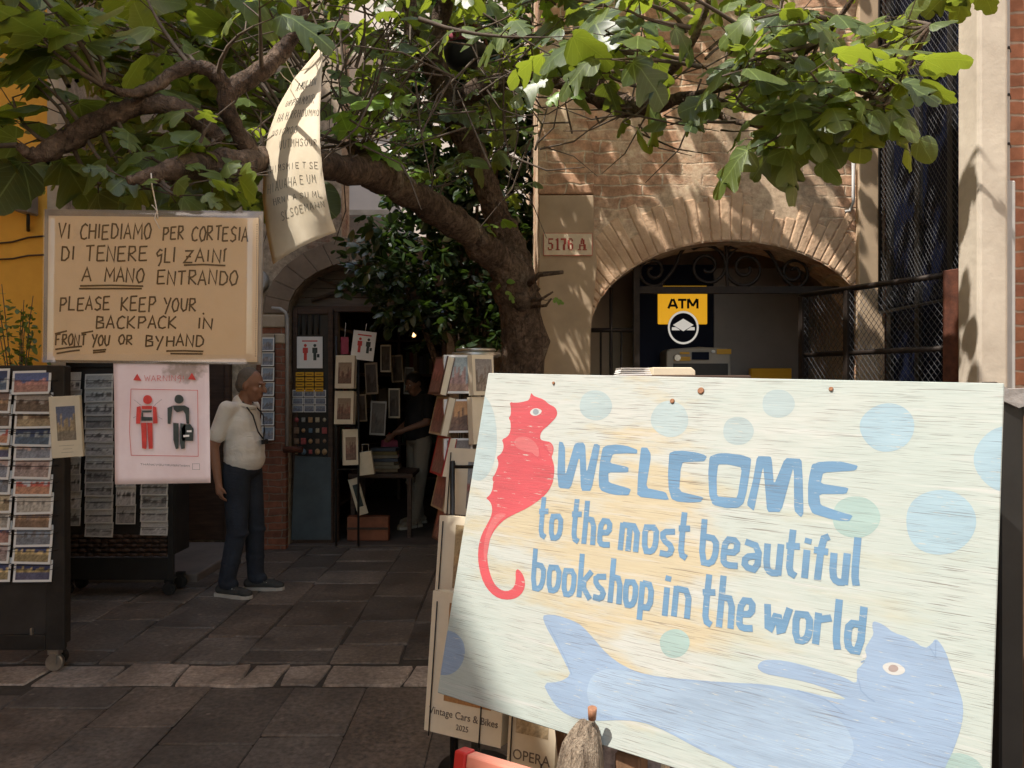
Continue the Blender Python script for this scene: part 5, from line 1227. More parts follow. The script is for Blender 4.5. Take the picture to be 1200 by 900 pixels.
# left edge, right edge going down, with depth giving the curl
Le = [(372, 60, .10), (345, 92, .11), (326, 125, .12), (314, 158, .125), (309, 195, .125), (308, 235, .12), (313, 275, .10), (320, 310, .06)]
Re = [(379, 50, .07), (377, 92, .05), (375, 130, .0), (375, 165, -.04), (378, 200, -.05), (383, 232, -.05), (388, 255, -.03), (394, 272, -.0)]
nu, nvv = 12, 28
def sheet_pt(u, v, off=0):
    t = v * (len(Le) - 1); i = min(len(Le) - 2, int(t)); f = t - i; f = f * f * (3 - 2 * f) * .4 + f * .6
    a = c2(*Le[i]).lerp(c2(*Le[i + 1]), f); b = c2(*Re[i]).lerp(c2(*Re[i + 1]), f)
    p = a.lerp(b, u); p.y -= .028 * sin(pi * u) * min(1, v * 2) ; p.y -= off
    return p
mb = MB(); G = [[mb.bm.verts.new(sheet_pt(i / nu, j / nvv)) for j in range(nvv + 1)] for i in range(nu + 1)]
for i in range(nu):
    for j in range(nvv): mb.face([G[i][j], G[i][j + 1], G[i + 1][j + 1], G[i + 1][j]], None, True)
paperm, tt, bb_ = nodes('sunlit buff paper'); c = ramp(tt, noise(tt, 14, 5, .6, coords(tt)), [(.3, (.66, .55, .39)), (.7, (.76, .66, .50))]); tt.links.new(c, bb_.inputs['Base Color']); bb_.inputs['Roughness'].default_value = .7
trn = N(tt, 'ShaderNodeBsdfTranslucent'); tt.links.new(c, trn.inputs[0]); mx = N(tt, 'ShaderNodeMixShader'); mx.inputs[0].default_value = .15
tt.links.new(bb_.outputs[0], mx.inputs[1]); tt.links.new(trn.outputs[0], mx.inputs[2]); tt.links.new(mx.outputs[0], tt.nodes['Material Output'].inputs[0])
pp = mb.build('paper', paperm, cu, recalc=False); sd = pp.modifiers.new('t', 'SOLIDIFY'); sd.thickness = .0006; sd.offset = 1
rc = random.Random(2)
def scrib(p): return sheet_pt(min(.99, max(.01, p[0])), min(.99, max(.01, p[1])), .0016)
for row, (u0, u1) in enumerate(((.3, .8), (.2, .9), (.12, .95), (.1, .6), (.3, .92), (.08, .95), (.1, .85), (.2, .95), (.3, .9))):
    mb = MB(); v0 = .20 + row * .072 + (.03 if row > 4 else 0); u = u0
    while u < u1:
        hgt = .036
        for st in CAPS[rc.choice('AEHILMNORSTU')]:
            pts = [(u + p[0] * .05, v0 - p[1] * hgt - (u - .5) * .06) for p in st]
            q = [scrib(p) for p in pts]
            if len(q) > 1: mb.tube(q, .0006, 4, False)
        u += .075 if rc.random() > .18 else .105
    mb.build('handwritten_line', MAT['ink'], cu)
mb = MB(); mb.tube([c2(345, 92, .105), c2(336, 75, .09), c2(331, 58, .0)], .0015, 5); mb.tube([c2(341, 97, .105), c2(332, 90, .09), c2(328, 84, .0)], .0013, 5); mb.build('tie_wire', MAT['string'], cu)
# ================================================================== POSTCARD RACKS
def postcard(M_, w_, h_, fn, label, group, cat='postcard', border=.06, portrait=False, card='card', name='postcard', nx=20, nz=12, caption=0.0):
    o = empty(name); o.matrix_world = M_; tag(o, label, cat, group)
    mb = MB(); mb.bb(-w_ / 2, w_ / 2, -.0012, .0012, 0, h_); mb.build('card', MAT[card], o)
    b = border * w_; picture('picture', -w_ / 2 + b, w_ / 2 - b, b + caption * h_, h_ - b, -.0017, fn, o, nx, nz)
    return o
def castor(mb, x, y):
    mb.bb(x - .03, x + .03, y - .02, y + .02, .09, .122)
    mb.tube([(x, y - .016, .045), (x, y + .016, .045)], .045, 14)
    mb.bb(x - .018, x + .018, y - .026, y - .02, .04, .1); mb.bb(x - .018, x + .018, y + .02, y + .026, .04, .1)
OR = ['top', 'second', 'third', 'fourth', 'fifth', 'sixth', 'seventh', 'eighth', 'ninth', 'tenth', 'eleventh', 'lowest', 'thirteenth', 'fourteenth']
# front rack, cut by the left edge
Y1 = 4.13
r1 = wthing('postcard_rack', (-2.9, 4.4, 0), 'tall dark wheeled cabinet rack of colour postcards at the left edge', 'display rack')
xr = P(76, 0, Y1).x; zt = P(0, 428, Y1).z
mb = MB(); mb.bb(-3.6, xr - .04, Y1 + .02, Y1 + .13, .125, zt); mb.build('cabinet', MAT['cabinet'], r1, .006)
mb = MB(); mb.bb(xr - .10, xr - .0, Y1 - .005, Y1 + .018, .12, zt - .002); mb.bb(-3.6, xr - .102, Y1 - .004, Y1 + .018, .12, .2); mb.build('edge_frame', mat('grey worn edge', (.035, .032, .03), .45, .5, 9, .1, .3), r1, .003)
for x, y in ((xr - .07, Y1 + .03), (xr - .10, Y1 + .12), (-3.5, Y1 + .12), (-3.5, Y1 + .03)):
    mb = MB(); castor(mb, x, y); mb.build('castor', MAT['steel'] if y < 4.2 else MAT['rubber'], r1)
mb = MB(); mb.box((P(36, 0, Y1).x, Y1 + .01, P(0, 742, Y1).z), (.012, .02, .05)); mb.build('latch', MAT['steel'], r1, .002)
cols = {'right': (40.5, 45), 'left': (-8, 45)}
looks = [('blue sky over a pink palace', (.10, .16, .42), (.55, .22, .18), (.45, .2, .15)), ('brown canal side cafe', (.45, .38, .32), (.16, .10, .07), (.18, .12, .08)), ('sepia bridge at sunset', (.80, .62, .36), (.25, .15, .08), (.45, .32, .16)), ('deep blue dusk over a white bridge', (.04, .08, .20), (.30, .35, .36), (.08, .14, .22)),
         ('pink sky above grey water', (.75, .48, .40), (.22, .22, .25), (.28, .30, .36)), ('hazy rose skyline', (.68, .46, .40), (.30, .18, .16), (.42, .30, .26)), ('red flowers on a white terrace', (.72, .75, .80), (.72, .10, .06), (.60, .25, .12)), ('pale beige lagoon', (.72, .62, .50), (.40, .34, .28), (.5, .44, .36)), ('warm brown church front', (.35, .22, .18), (.55, .30, .14), (.25, .14, .08)), ('grey blue arcade', (.30, .36, .46), (.24, .22, .22), (.2, .22, .26)), ('golden bridge under a blue night', (.05, .08, .24), (.80, .55, .18), (.35, .25, .10)), ('night canal with gold lights', (.03, .05, .18), (.55, .38, .10), (.10, .10, .20))]
tops = [434, 457, 474, 495, 511, 533, 553, 574, 592, 612, 632, 653]
wires = MB()
for cn, (pc_, pw) in cols.items():
    for i, ty in enumerate(tops):
        if cn == 'left': ty = ty - 2 + (i % 3); 
        j = i if cn == 'right' else (i * 5 + 3) % 12; lk = looks[j]
        hgt = .128; c = P(pc_, ty, Y1); w_ = pw / F * Y1
        Mx = M.Translation((c.x + ((i * 37) % 5 - 2) * .0035, Y1 - .022, c.z - hgt)) @ M.Rotation(R(-9), 4, 'X') @ M.Rotation(R(((i * 53) % 7 - 3) * .55), 4, 'Y')
        o = postcard(Mx, w_, hgt, view_fn(*lk[1:], seed=i + (0 if cn == 'right' else 50)), f'{lk[0]}, {OR[i]} postcard, front rack {cn} column', 'colour postcards in the front rack')
        zc = c.z - .055
        wires.tube([(c.x - w_ / 2 - .03, Y1 - .0, zc), (c.x - w_ / 2 - .005, Y1 - .047, zc - .002), (c.x + w_ / 2 + .005, Y1 - .047, zc - .002), (c.x + w_ / 2 + .03, Y1 - .0, zc)], .0016, 4)
        wires.tube([(c.x - w_ / 2, Y1 - .0, c.z - hgt - .003), (c.x - w_ / 2, Y1 - .04, c.z - hgt - .004), (c.x + w_ / 2, Y1 - .04, c.z - hgt - .004), (c.x + w_ / 2, Y1 - .0, c.z - hgt - .003)], .0016, 4)
wires.build('card_wires', MAT['wire'], r1)
# cream calendar hung on the rack's corner
cc = empty('hanging_calendar'); cc.matrix_world = sheet_frame(79, 536, 4.0, yaw=R(14), roll=R(-3))
tag(cc, 'cream wall calendar with a golden picture on the corner of the front postcard rack', 'calendar')
kk = 4.0 / F
mb = MB(); mb.bb(-16 * kk, 17 * kk, -.004, .03, 0, 72 * kk); mb.build('pad', MAT['cream'], cc, .002)
picture('picture', -9 * kk, 11 * kk, 20 * kk, 60 * kk, -.0048, view_fn((.12, .14, .25), (.42, .27, .10), (.25, .18, .10), 77, .25, .85), cc, 12, 16)
mb = MB()
for q, (a, b) in enumerate(((-8, 8), (-4, 6), (-6, 7))): ribbon(mb, [(a * kk, (14 - q * 4) * kk), (b * kk, (14 - q * 4) * kk)], .002, -.0046)
mb.build('print_lines', mat('grey print', (.35, .3, .22), .7), cc)
mb = MB(); mb.tube([(-10 * kk, 0, 72 * kk), (-16 * kk, .01, 76 * kk), (-20 * kk, .10, 80 * kk)], .0025, 5); mb.build('hook', MAT['wire'], cc)

# second rack with black and white postcards
Y2 = 5.6
r2 = wthing('photo_postcard_rack', (-2.9, 5.75, 0), 'dark wheeled rack of black and white postcards with a woven lower panel', 'display rack')
xa, xb = P(66, 0, Y2).x, P(203, 0, Y2).x; zt = P(0, 424, Y2).z
mb = MB(); mb.bb(xa, xb, Y2 + .03, Y2 + .28, .30, zt); mb.build('cabinet', MAT['cabinet'], r2, .005)
mb = MB(); mb.bb(xb - .04, xb, Y2, Y2 + .028, .12, zt + .01); mb.bb(xa, xa + .04, Y2, Y2 + .028, .12, zt + .01); mb.bb(xa + .041, xb - .041, Y2 + .002, Y2 + .028, zt - .04, zt + .008); mb.bb(xa + .041, xb - .041, Y2 + .002, Y2 + .028, .12, .28); mb.build('frame', MAT['black_metal'], r2, .003)
mb = MB(); rj = random.Random(6)
for i in range(5):
    z0 = .30 + i * .034; n_ = 14
    for j in range(n_):
        x0 = xa + .05 + (xb - xa - .1) * j / n_; x1 = xa + .05 + (xb - xa - .1) * (j + 1) / n_; s_ = 1 if (i + j) % 2 else -1
        mb.tube([(x0, Y2 + .014, z0), ((x0 + x1) / 2, Y2 + .014 - .011 * s_, z0 + .004), (x1, Y2 + .014, z0)], .014, 6)
mb.build('woven_panel', MAT['darkwood'], r2)
for x, y in ((xb - .05, Y2 + .05), (xa + .05, Y2 + .05), (xb - .05, Y2 + .24), (xa + .05, Y2 + .24)):
    mb = MB(); castor(mb, x, y); mb.build('castor', MAT['rubber'], r2)
wires = MB()
subj = ['a foggy quay', 'gondolas', 'an empty square', 'a stone bridge', 'rooftops in mist', 'a church dome', 'moored boats', 'a narrow canal', 'a crowd on a quay', 'lamp posts', 'a pale lagoon', 'pigeons', 'an arcade', 'a tower']
for ci, (pc_, pw, y0, y1, n_, nm) in enumerate(((83, 24, 436, 614, 9, 'first'), (116.5, 33, 438, 627, 12, 'second'), (148, 23, 440, 612, 8, 'third'), (181, 32, 438, 625, 12, 'fourth'))):
    for i in range(n_):
        ty = y0 + (y1 - y0) * i / n_; hgt = (y1 - y0) / n_ / F * Y2 + .012; c = P(pc_, ty, Y2); w_ = pw / F * Y2; g = rj.uniform(.35, .8); wm_ = rj.uniform(1.0, 1.08)
        Mx = M.Translation((c.x, Y2 - .012, c.z - hgt)) @ M.Rotation(R(-8 + rj.uniform(-4, 4)), 4, 'X') @ M.Rotation(R(rj.uniform(-1.6, 1.6)), 4, 'Y')
        fn = view_fn((g * wm_, g, g * .93), (.16 * wm_, .15, .14), (g * .75 * wm_, g * .72, g * .68), 200 + ci * 20 + i, rj.uniform(.2, .5), rj.uniform(.5, .8))
        postcard(Mx, w_, hgt, fn, f'grey postcard of {subj[(i + ci * 3) % 14]}, {OR[i]} in the {nm} column, rear rack', 'black and white postcards in the rear rack', border=.05, card='palecard', nx=12, nz=8)
        zc = c.z - hgt * .45
        wires.tube([(c.x - w_ / 2 - .015, Y2 + .01, zc), (c.x - w_ / 2 + .03, Y2 - .032, zc), (c.x + w_ / 2 - .03, Y2 - .032, zc), (c.x + w_ / 2 + .015, Y2 + .01, zc)], .0015, 4)
wires.build('card_wires', MAT['wire'], r2)

# strip of postcards on the brick pillar
pr_ = wthing('wall_card_strip', (-2.3, 7.18, 1.0), 'narrow wire strip holding a column of postcards on the brick pillar', 'rack')
mb = MB(); 
for px in (306, 322): mb.tube([P(px, 392, 7.18), P(px, 516, 7.18)], .004, 5)
for i in range(7): a = P(306, 412 + i * 17.2, 7.17); b = P(322, 412 + i * 17.2, 7.17); mb.tube([a, b], .003, 4)
mb.build('wire', MAT['wire'], pr_)
for i in range(7):
    c = P(313.5, 411.5 + i * 17.4, 7.15); g = random.Random(i + 5)
    postcard(M.Translation(c) @ M.Rotation(R(-6), 4, 'X'), 15 / F * 7.15, 16.2 / F * 7.15, view_fn((.28, .38, .52), (.25, .22, .22), (.2, .22, .28), 400 + i), f'small blue grey postcard on the brick pillar, {OR[i]} of its strip', 'postcards on the brick pillar', nx=10, nz=8, border=.09)

# ================================================================== SPINNER OF PICTURE BOOKS AND CALENDAR STAND
YR = 2.95
sp = wthing('spinner_rack', (P(556, 0, YR + .1).x, YR + .12, 0), 'revolving rack of small picture books with a shiny round top behind the board', 'display rack')
ctr = V((P(556, 0, YR).x, YR + .12, 0))
mb = MB(); mb.tube([ctr + V((0, 0, .03)), ctr + V((0, 0, 1.66))], .02, 10); mb.build('pole', MAT['steel'], sp)
mb = MB(); mb.lathe(ctr, [(.15, 0), (.15, .02), (.05, .045), (.03, .05)], 24); mb.build('base', MAT['black_metal'], sp)
mb = MB()
for rr_, zz in ((.075, 1.685), (.095, 1.665), (.085, 1.66)): 
    mb.tube([ctr + V((rr_ * cos(t), rr_ * sin(t), zz)) for t in [2 * pi * k / 20 for k in range(21)]], .006, 6)
mb.lathe(ctr, [(.07, 1.655), (.10, 1.665), (.095, 1.675), (.02, 1.682)], 24)
mb.build('top_ring', MAT['steel'], sp)
mb = MB()
for k in range(4):
    a = pi / 4 + k * pi / 2
    mb.bb(ctr.x + .085 * cos(a) - .003, ctr.x + .085 * cos(a) + .003, ctr.y + .085 * sin(a) - .003, ctr.y + .085 * sin(a) + .003, .3, 1.66)
for z_ in (1.40, 1.20, 1.00, .8): mb.tube([ctr + V((.095 * cos(t), .095 * sin(t), z_)) for t in [2 * pi * k / 16 for k in range(17)]], .003, 4)
mb.build('wire_frame', MAT['wire'], sp)
def slab(M_, w_, h_, d_, fn, label, group, cat, name, cover='cream', spine='cream', pic=(.08, .92, .06, .94), nx=12, nz=16):
    """a bound book or calendar block: pages, cover and a printed picture"""
    o = empty(name); o.matrix_world = M_; tag(o, label, cat, group)
    mb = MB(); mb.bb(-w_ / 2 + .002, w_ / 2 - .002, .003, d_ - .003, .002, h_ - .002); mb.build('pages', MAT['cream'], o)
    mb = MB(); mb.bb(-w_ / 2, w_ / 2, 0, .0028, 0, h_); mb.bb(-w_ / 2, w_ / 2, d_ - .0028, d_, 0, h_); mb.bb(-w_ / 2 - .003, -w_ / 2 - .0001, 0, d_, 0, h_); mb.build('cover', MAT[cover], o)
    if fn: picture('picture', -w_ / 2 + pic[0] * w_, -w_ / 2 + pic[1] * w_, pic[2] * h_, pic[3] * h_, -.0008, fn, o, nx, nz)
    return o
MAT['redcover'] = mat('red book cover', (.38, .03, .03), .5, .2, 10, .05)
MAT['darkcover'] = mat('dark brown book cover', (.09, .035, .025), .5, .3, 10, .05)
MAT['brownedge'] = mat('brown page edges', (.40, .30, .20), .8, .2, 30, .1)

front = [(416, 461, 'a dusky pink building', (.35, .42, .42), (.45, .22, .18), (.4, .2, .12)), (468, 507, 'an orange lit alley', (.75, .32, .06), (.22, .10, .05), (.2, .1, .06)), (514, 553, 'a wooden bridge between houses', (.30, .25, .22), (.18, .13, .11), (.25, .2, .17))]
for i, (y0, y1, d_, a, b, c) in enumerate(front):
    q = P(538, y1, YR - .02); slab(M.Translation((q.x, q.y, q.z)) @ M.Rotation(R(12), 4, 'Z') @ M.Rotation(R(-4), 4, 'X'), 33 / F * YR, (y1 - y0) / F * YR, .035, view_fn(a, b, c, 500 + i, .2, .8), f'small picture book of {d_} on the spinner front', 'picture books on the spinner', 'book', 'picture_book', 'card')
for i, (y0, y1) in enumerate(((414, 462), (468, 509), (512, 556), (552, 596), (590, 634))):
    q = P(508 + i * 1.2, y1, YR + .03); slab(M.Translation(q) @ M.Rotation(R(-68), 4, 'Z') @ M.Rotation(R(-13), 4, 'X'), .16, 46 / F * YR, .03, view_fn((.4, .1, .08), (.3, .08, .06), (.25, .1, .08), 520 + i), f'thick {["dark brown", "pale", "red", "tan", "blackish"][i]} book tilted outward on the spinner left, {OR[i]} down', 'books on the left side of the spinner', 'book', 'tilted_book', 'redcover' if i == 2 else ('darkcover' if i in (0, 4) else 'brownedge'))
for i, (y0, y1) in enumerate(((416, 463), (465, 520))):
    q = P(568, y1, YR - .01); slab(M.Translation(q) @ M.Rotation(R(40), 4, 'Z') @ M.Rotation(R(-4), 4, 'X'), .10, (y1 - y0) / F * YR, .03, view_fn((.3, .26, .24), (.2, .14, .1), (.3, .22, .16), 540 + i, .2, .8), ['dark picture book high on the right face of the spinner', 'cream wrapped book low on the right face of the spinner'][i], 'books on the right side of the spinner', 'book', 'picture_book', 'cream', pic=(.1, .9, .1, .9) if i == 0 else (.6, .9, .1, .4))

YC = 2.3; yawC = math.atan2(ex.y, ex.x)
st = wthing('calendar_stand', (P(575, 0, YC).x, YC + .25, 0), 'dark wire stand stacked with cream calendars behind the welcome board', 'display rack')
c0 = V((P(575, 0, YC).x + .02, YC + .22, 0))
mb = MB(); 
for dx in (-.15, .25): 
    for dy in (-.02, .14): mb.tube([c0 + V((dx, dy, 0)), c0 + V((dx, dy, 1.30))], .009, 6)
for z_ in (.05, .40, .75, 1.05, 1.28): mb.tube([c0 + V(p) for p in ((-.15, -.02, z_), (.25, -.02, z_), (.25, .14, z_), (-.15, .14, z_), (-.15, -.02, z_))], .006, 5)
mb.build('wire_frame', MAT['wire'], st)
def calendar(px, pyt, pyb, pw, Y, label, fn, picbox, text=None, dd=.05):
    q = P(px + pw * .5, pyb, Y); h_ = (pyb - pyt) / F * Y; w_ = pw / F * Y / max(.5, cos(yawC)) * .97
    Mx = M.Translation(q) @ M.Rotation(yawC * .8, 4, 'Z') @ M.Rotation(R(-7), 4, 'X')
    o = slab(Mx, w_, h_, dd, fn, label, 'calendars on the wire stand', 'calendar', 'wall_calendar', pic=picbox, nx=16, nz=20)
    for t, sz, zz in (text or []):
        font_text('lettering', t, sz, (-.0 * w_, zz * h_), mat('brown print', (.16, .12, .09), .7), o, 0, y=-.001, sx=.95)
    for u in (.07, .74):
        a = Mx @ V((-w_ / 2 + u * w_, -.006, -.01)); b = Mx @ V((-w_ / 2 + u * w_, -.006, h_ * (.93 if u < .5 else .3))); mb = MB(); mb.tube([a, b], .0022, 5); mb.build('holding_wire', MAT['black_metal'], st)
    return o
def bike_fn(u, v):
    if abs(u - .45) < .33 and abs(v - .55) < .30 and ((u - .45) ** 2 / .1 + (v - .55) ** 2 / .05) < 1: return (.06, .045, .04)
    return (.36, .18, .07) if v < .95 else (.28, .14, .06)
calendar(497, 702, 866, 88, 2.16, 'cream calendar titled Vintage Cars and Bikes with a brown picture', bike_fn, (.23, .86, .235, .93), [('Vintage Cars & Bikes', .028, .15), ('2025', .022, .07)])
calendar(510, 608, 700, 64, 2.34, 'cream wall calendar with a golden brown picture in the middle row of the stand', view_fn((.5, .34, .14), (.4, .24, .08), (.35, .22, .1), 601), (.30, .9, .1, .9))
calendar(521, 526, 604, 54, 2.55, 'cream wall calendar with a blue and red picture in the top row of the stand', view_fn((.3, .32, .34), (.3, .1, .09), (.25, .2, .18), 602), (.45, .95, .1, .8))
calendar(594, 796, 935, 52, 2.06, 'cream calendar titled OPERA with an ochre picture', view_fn((.55, .38, .16), (.26, .12, .06), (.5, .36, .18), 603, .3, .8), (.14, .84, .50, .93), [('OPERA', .038, .32), ('2025', .02, .2)])
calendar(702, 850, 960, 70, 1.99, 'calendar with a grey violet cover mostly hidden right of the driftwood post', view_fn((.4, .34, .36), (.38, .32, .34), (.4, .34, .35), 604), (.06, .94, .12, .97), None)
# pale box of leaflets on a narrow shelf behind the board
sf = wthing('narrow_shelf', (.4, 2.3, 0), 'narrow dark wooden shelf unit hidden behind the top of the welcome board', 'shelf')
zz = P(0, 440, 2.25).z
mb = MB()
for x in (.22, .62): mb.bb(x, x + .03, 2.16, 2.40, 0, zz - .021)
mb.build('side_panel', MAT['darkwood'], sf); mb = MB(); mb.bb(.2, .67, 2.15, 2.41, zz - .02, zz - .0005); mb.build('shelf_board', MAT['darkwood'], sf, .003)
bx = wthing('flat_box', (.46, 2.25, zz), 'flat pale cardboard box with a tapered end lying on the shelf behind the board', 'box')
mb = MB(); a, b = P(765, 440, 2.24), P(815, 430.5, 2.24); mb.prism([(a.x, 2.24, a.z), (a.x, 2.24, b.z), (b.x - .012, 2.24, b.z), (b.x, 2.24, b.z - .01), (b.x, 2.24, a.z)], (0, .14, 0)); mb.build('carton', MAT['cream'], bx, .002)
bx = wthing('leaflet_bundle', (.36, 2.25, zz), 'sunlit bundle of white leaflets curling up beside the flat box', 'leaflets')
mb = MB(); a, b = P(724, 440, 2.22), P(764, 430, 2.22)
for i in range(4): mb.prism([(a.x + .004 * i, 2.22 + .002 * i, a.z + .0005 + i * .006), (a.x + .01, 2.22, a.z + .0045 + i * .006), (b.x - .003 * i, 2.22, a.z + .0045 + i * .006), (b.x - .003 * i, 2.22, a.z + .0005 + i * .006)], (0, .12, 0))
mb.build('sheets', MAT['card'], bx)

# red rimmed picture board at the bottom edge
rc_ = wthing('picture_board', (-.02, 1.40, 0), 'salmon and red rimmed white picture board at the bottom edge', 'board')
RMx = M.Translation(P(534, 880, 1.42)) @ M.Rotation(R(-31), 4, 'Z') @ M.Rotation(R(-10), 4, 'X')
MAT['salmon'] = mat('faded salmon plastic', (.70, .25, .17), .5, .15, 8, .1); MAT['red'] = mat('red plastic', (.55, .03, .025), .45, .2, 8, .05)
def rloc(mb):
    for v_ in mb.bm.verts: v_.co = RMx @ v_.co
    return mb
mb = MB(); mb.bb(.024, .30, 0, .03, -.026, 0); mb.bb(0, .022, 0, .03, -.24, -.036); mb.bb(.278, .30, .001, .029, -.24, -.027); mb.bb(.023, .277, 0, .03, -.24, -.218); rloc(mb).build('rim', MAT['salmon'], rc_, .004, 2)
mb = MB(); mb.bb(-.002, .0235, -.002, .032, -.035, .002); rloc(mb).build('corner_cap', MAT['red'], rc_, .004, 2)
mb = MB(); mb.bb(.0225, .2775, .008, .02, -.2175, -.0265); rloc(mb).build('panel', MAT['card'], rc_)
mb = MB(); mb.bb(.09, .25, .004, .0075, -.15, -.04); rloc(mb).build('dark_picture', MAT['rubber'], rc_)
q = RMx @ V((.15, .04, -.1)); mb = MB(); mb.tube([q, (q.x, q.y, 0)], .016, 8); mb.build('stake', MAT['darkwood'], rc_)

# ================================================================== IN AND AROUND THE SHOP DOOR
YD = 7.36
gd = wthing('display_door', (-1.9, YD, 0), 'dark door leaf covered with a notice, magnets and cards left of the doorway', 'door')
a, b = P(343, 362, YD), P(390, 634, YD)
mb = MB(); mb.bb(a.x, a.x + .045, YD, YD + .04, .02, a.z); mb.bb(b.x - .045, b.x, YD, YD + .04, .02, a.z); mb.bb(a.x + .0455, b.x - .0455, YD + .001, YD + .039, a.z - .05, a.z - .002); mb.bb(a.x + .0455, b.x - .0455, YD + .001, YD + .039, .02, .1); mb.build('frame', MAT['darkwood'], gd, .003)
mb = MB(); mb.bb(a.x + .046, b.x - .046, YD + .02, YD + .026, .1, a.z - .05); mb.build('backing', MAT['black_metal'], gd)
mb = MB()
for px in (352, 359, 366, 373): x = P(px, 0, YD).x; mb.tube([(x, YD + .008, P(0, 392, YD).z), (x, YD + .008, a.z - .05)], .009, 6)
mb.build('bar', MAT['iron'], gd)
mb = MB(); x0, z0 = P(341, 634, YD - .02).x, 0; mb.prism([(P(341.5, 0, YD).x, YD - .012, .06), (P(388, 0, YD).x, YD - .012, .06), (P(388, 0, YD).x, YD - .012, P(0, 536, YD).z), (P(346, 0, YD).x, YD - .012, P(0, 534, YD).z)], (0, .01, 0)); mb.build('blue_curtain', mat('faded blue film', (.08, .105, .12), .3, .4, 5, .3, 0, .6), gd)
mb = MB(True)
def notice(name, px, py, Y, w_, h_, label, roll=0, yaw=0):
    o = empty(name); o.matrix_world = sheet_frame(px, py, Y, yaw=yaw, roll=roll); tag(o, label, 'notice')
    mb = MB(); mb.bb(-w_ / 2, w_ / 2, -.001, .001, -h_ / 2, h_ / 2); mb.build('paper', MAT['card'], o)
    for sx_, m_ in ((-.17, 'redink'), (.2, 'greyink')):
        mb = MB(); 
        def pp_(u, v): return (sx_ * w_ + u * w_, v * h_)
        poly2d(mb, [[pp_(.06 * cos(t), .22 + .05 * sin(t)) for t in [2 * pi * k / 12 for k in range(12)]]], -.0014)
        poly2d(mb, [[pp_(-.1, .15), pp_(-.1, -.02), pp_(-.06, -.02), pp_(-.06, -.25), pp_(.06, -.25), pp_(.06, -.02), pp_(.1, -.02), pp_(.1, .15)]], -.0014)
        if m_ == 'greyink': poly2d(mb, [[pp_(.08, -.05), pp_(.18, -.05), pp_(.18, -.16), pp_(.08, -.16)]], -.0014)
        mb.build('figure', MAT[m_], o)
    mb = MB()
    ribbon(mb, [(-.3 * w_, .36 * h_), (.3 * w_, .36 * h_)], .012, -.0014); mb.build('heading', MAT['redink'], o)
    return o
notice('backpack_notice', 363, 413, YD - .01, 30 / F * YD, 37 / F * YD, 'white backpack notice taped flat on the barred door leaf')
o = notice('backpack_notice', 426, 405, 7.2, 27 / F * 7.2, 34 / F * 7.2, 'white backpack notice hanging crooked in the open doorway', roll=R(7))
mb = MB(); mb.tube([(0, 0, 17 / F * 7.2), (.0, .02, 26 / F * 7.2)], .003, 5); mb.build('hanging_thread', MAT['string'], o)
for i in range(12):
    r_, c_ = divmod(i, 3); q = P(351.5 + c_ * 11.2, 438.5 + r_ * 6, YD - .016)
    o = wthing('yellow_magnet', q, f'yellow magnet, {["left", "middle", "right"][c_]} of the {OR[r_]} yellow row', 'magnet', 'yellow magnets on the door leaf')
    mb = MB(); mb.box(q, (10 / F * YD, .008, 4.8 / F * YD)); mb.build('plaque', MAT['yellow'], o, .002); mb = MB(); mb.bb(q.x - .025, q.x + .025, q.y - .0062, q.y - .0045, q.z - .003, q.z + .003); mb.build('print', MAT['ink'], o)
for i in range(3):
    for j in range(3):
        q = P(349 + j * 13.3, 465 + i * 9 , YD - .012)
        postcard(M.Translation(q), 12.6 / F * YD, 8 / F * YD, view_fn((.22, .27, .36), (.2, .2, .22), (.16, .18, .26), 700 + i * 3 + j), f'blue grey postcard, {["left", "middle", "right"][j]} of the {OR[i]} row on the door leaf', 'postcards on the door leaf', nx=8, nz=6)
rk = random.Random(9)
for i in range(20):
    r_, c_ = divmod(i, 5); q = P(347.5 + c_ * 8.2, 492 + r_ * 12.5, YD - .016)
    mb = MB(); rr_ = rk.uniform(.018, .028)
    if rk.random() < .6: mb.ell(q, (rr_, .012, rr_ * 1.1), None, 10, 6)
    else: mb.box(q, (rr_ * 1.8, .014, rr_ * 2.2))
    o = mb.build('souvenir_magnet', mat('souvenir paint', rk.choice([(.4, .25, .12), (.35, .08, .08), (.3, .3, .28), (.25, .16, .1), (.1, .16, .22), (.42, .36, .25)]), .4, .4, 60, .2), None, .003)
    base_origin(o, q); tag(o, f'souvenir magnet, {["leftmost", "second", "middle", "fourth", "rightmost"][c_]} in the {OR[r_]} magnet row', 'magnet', 'souvenir magnets on the door leaf')
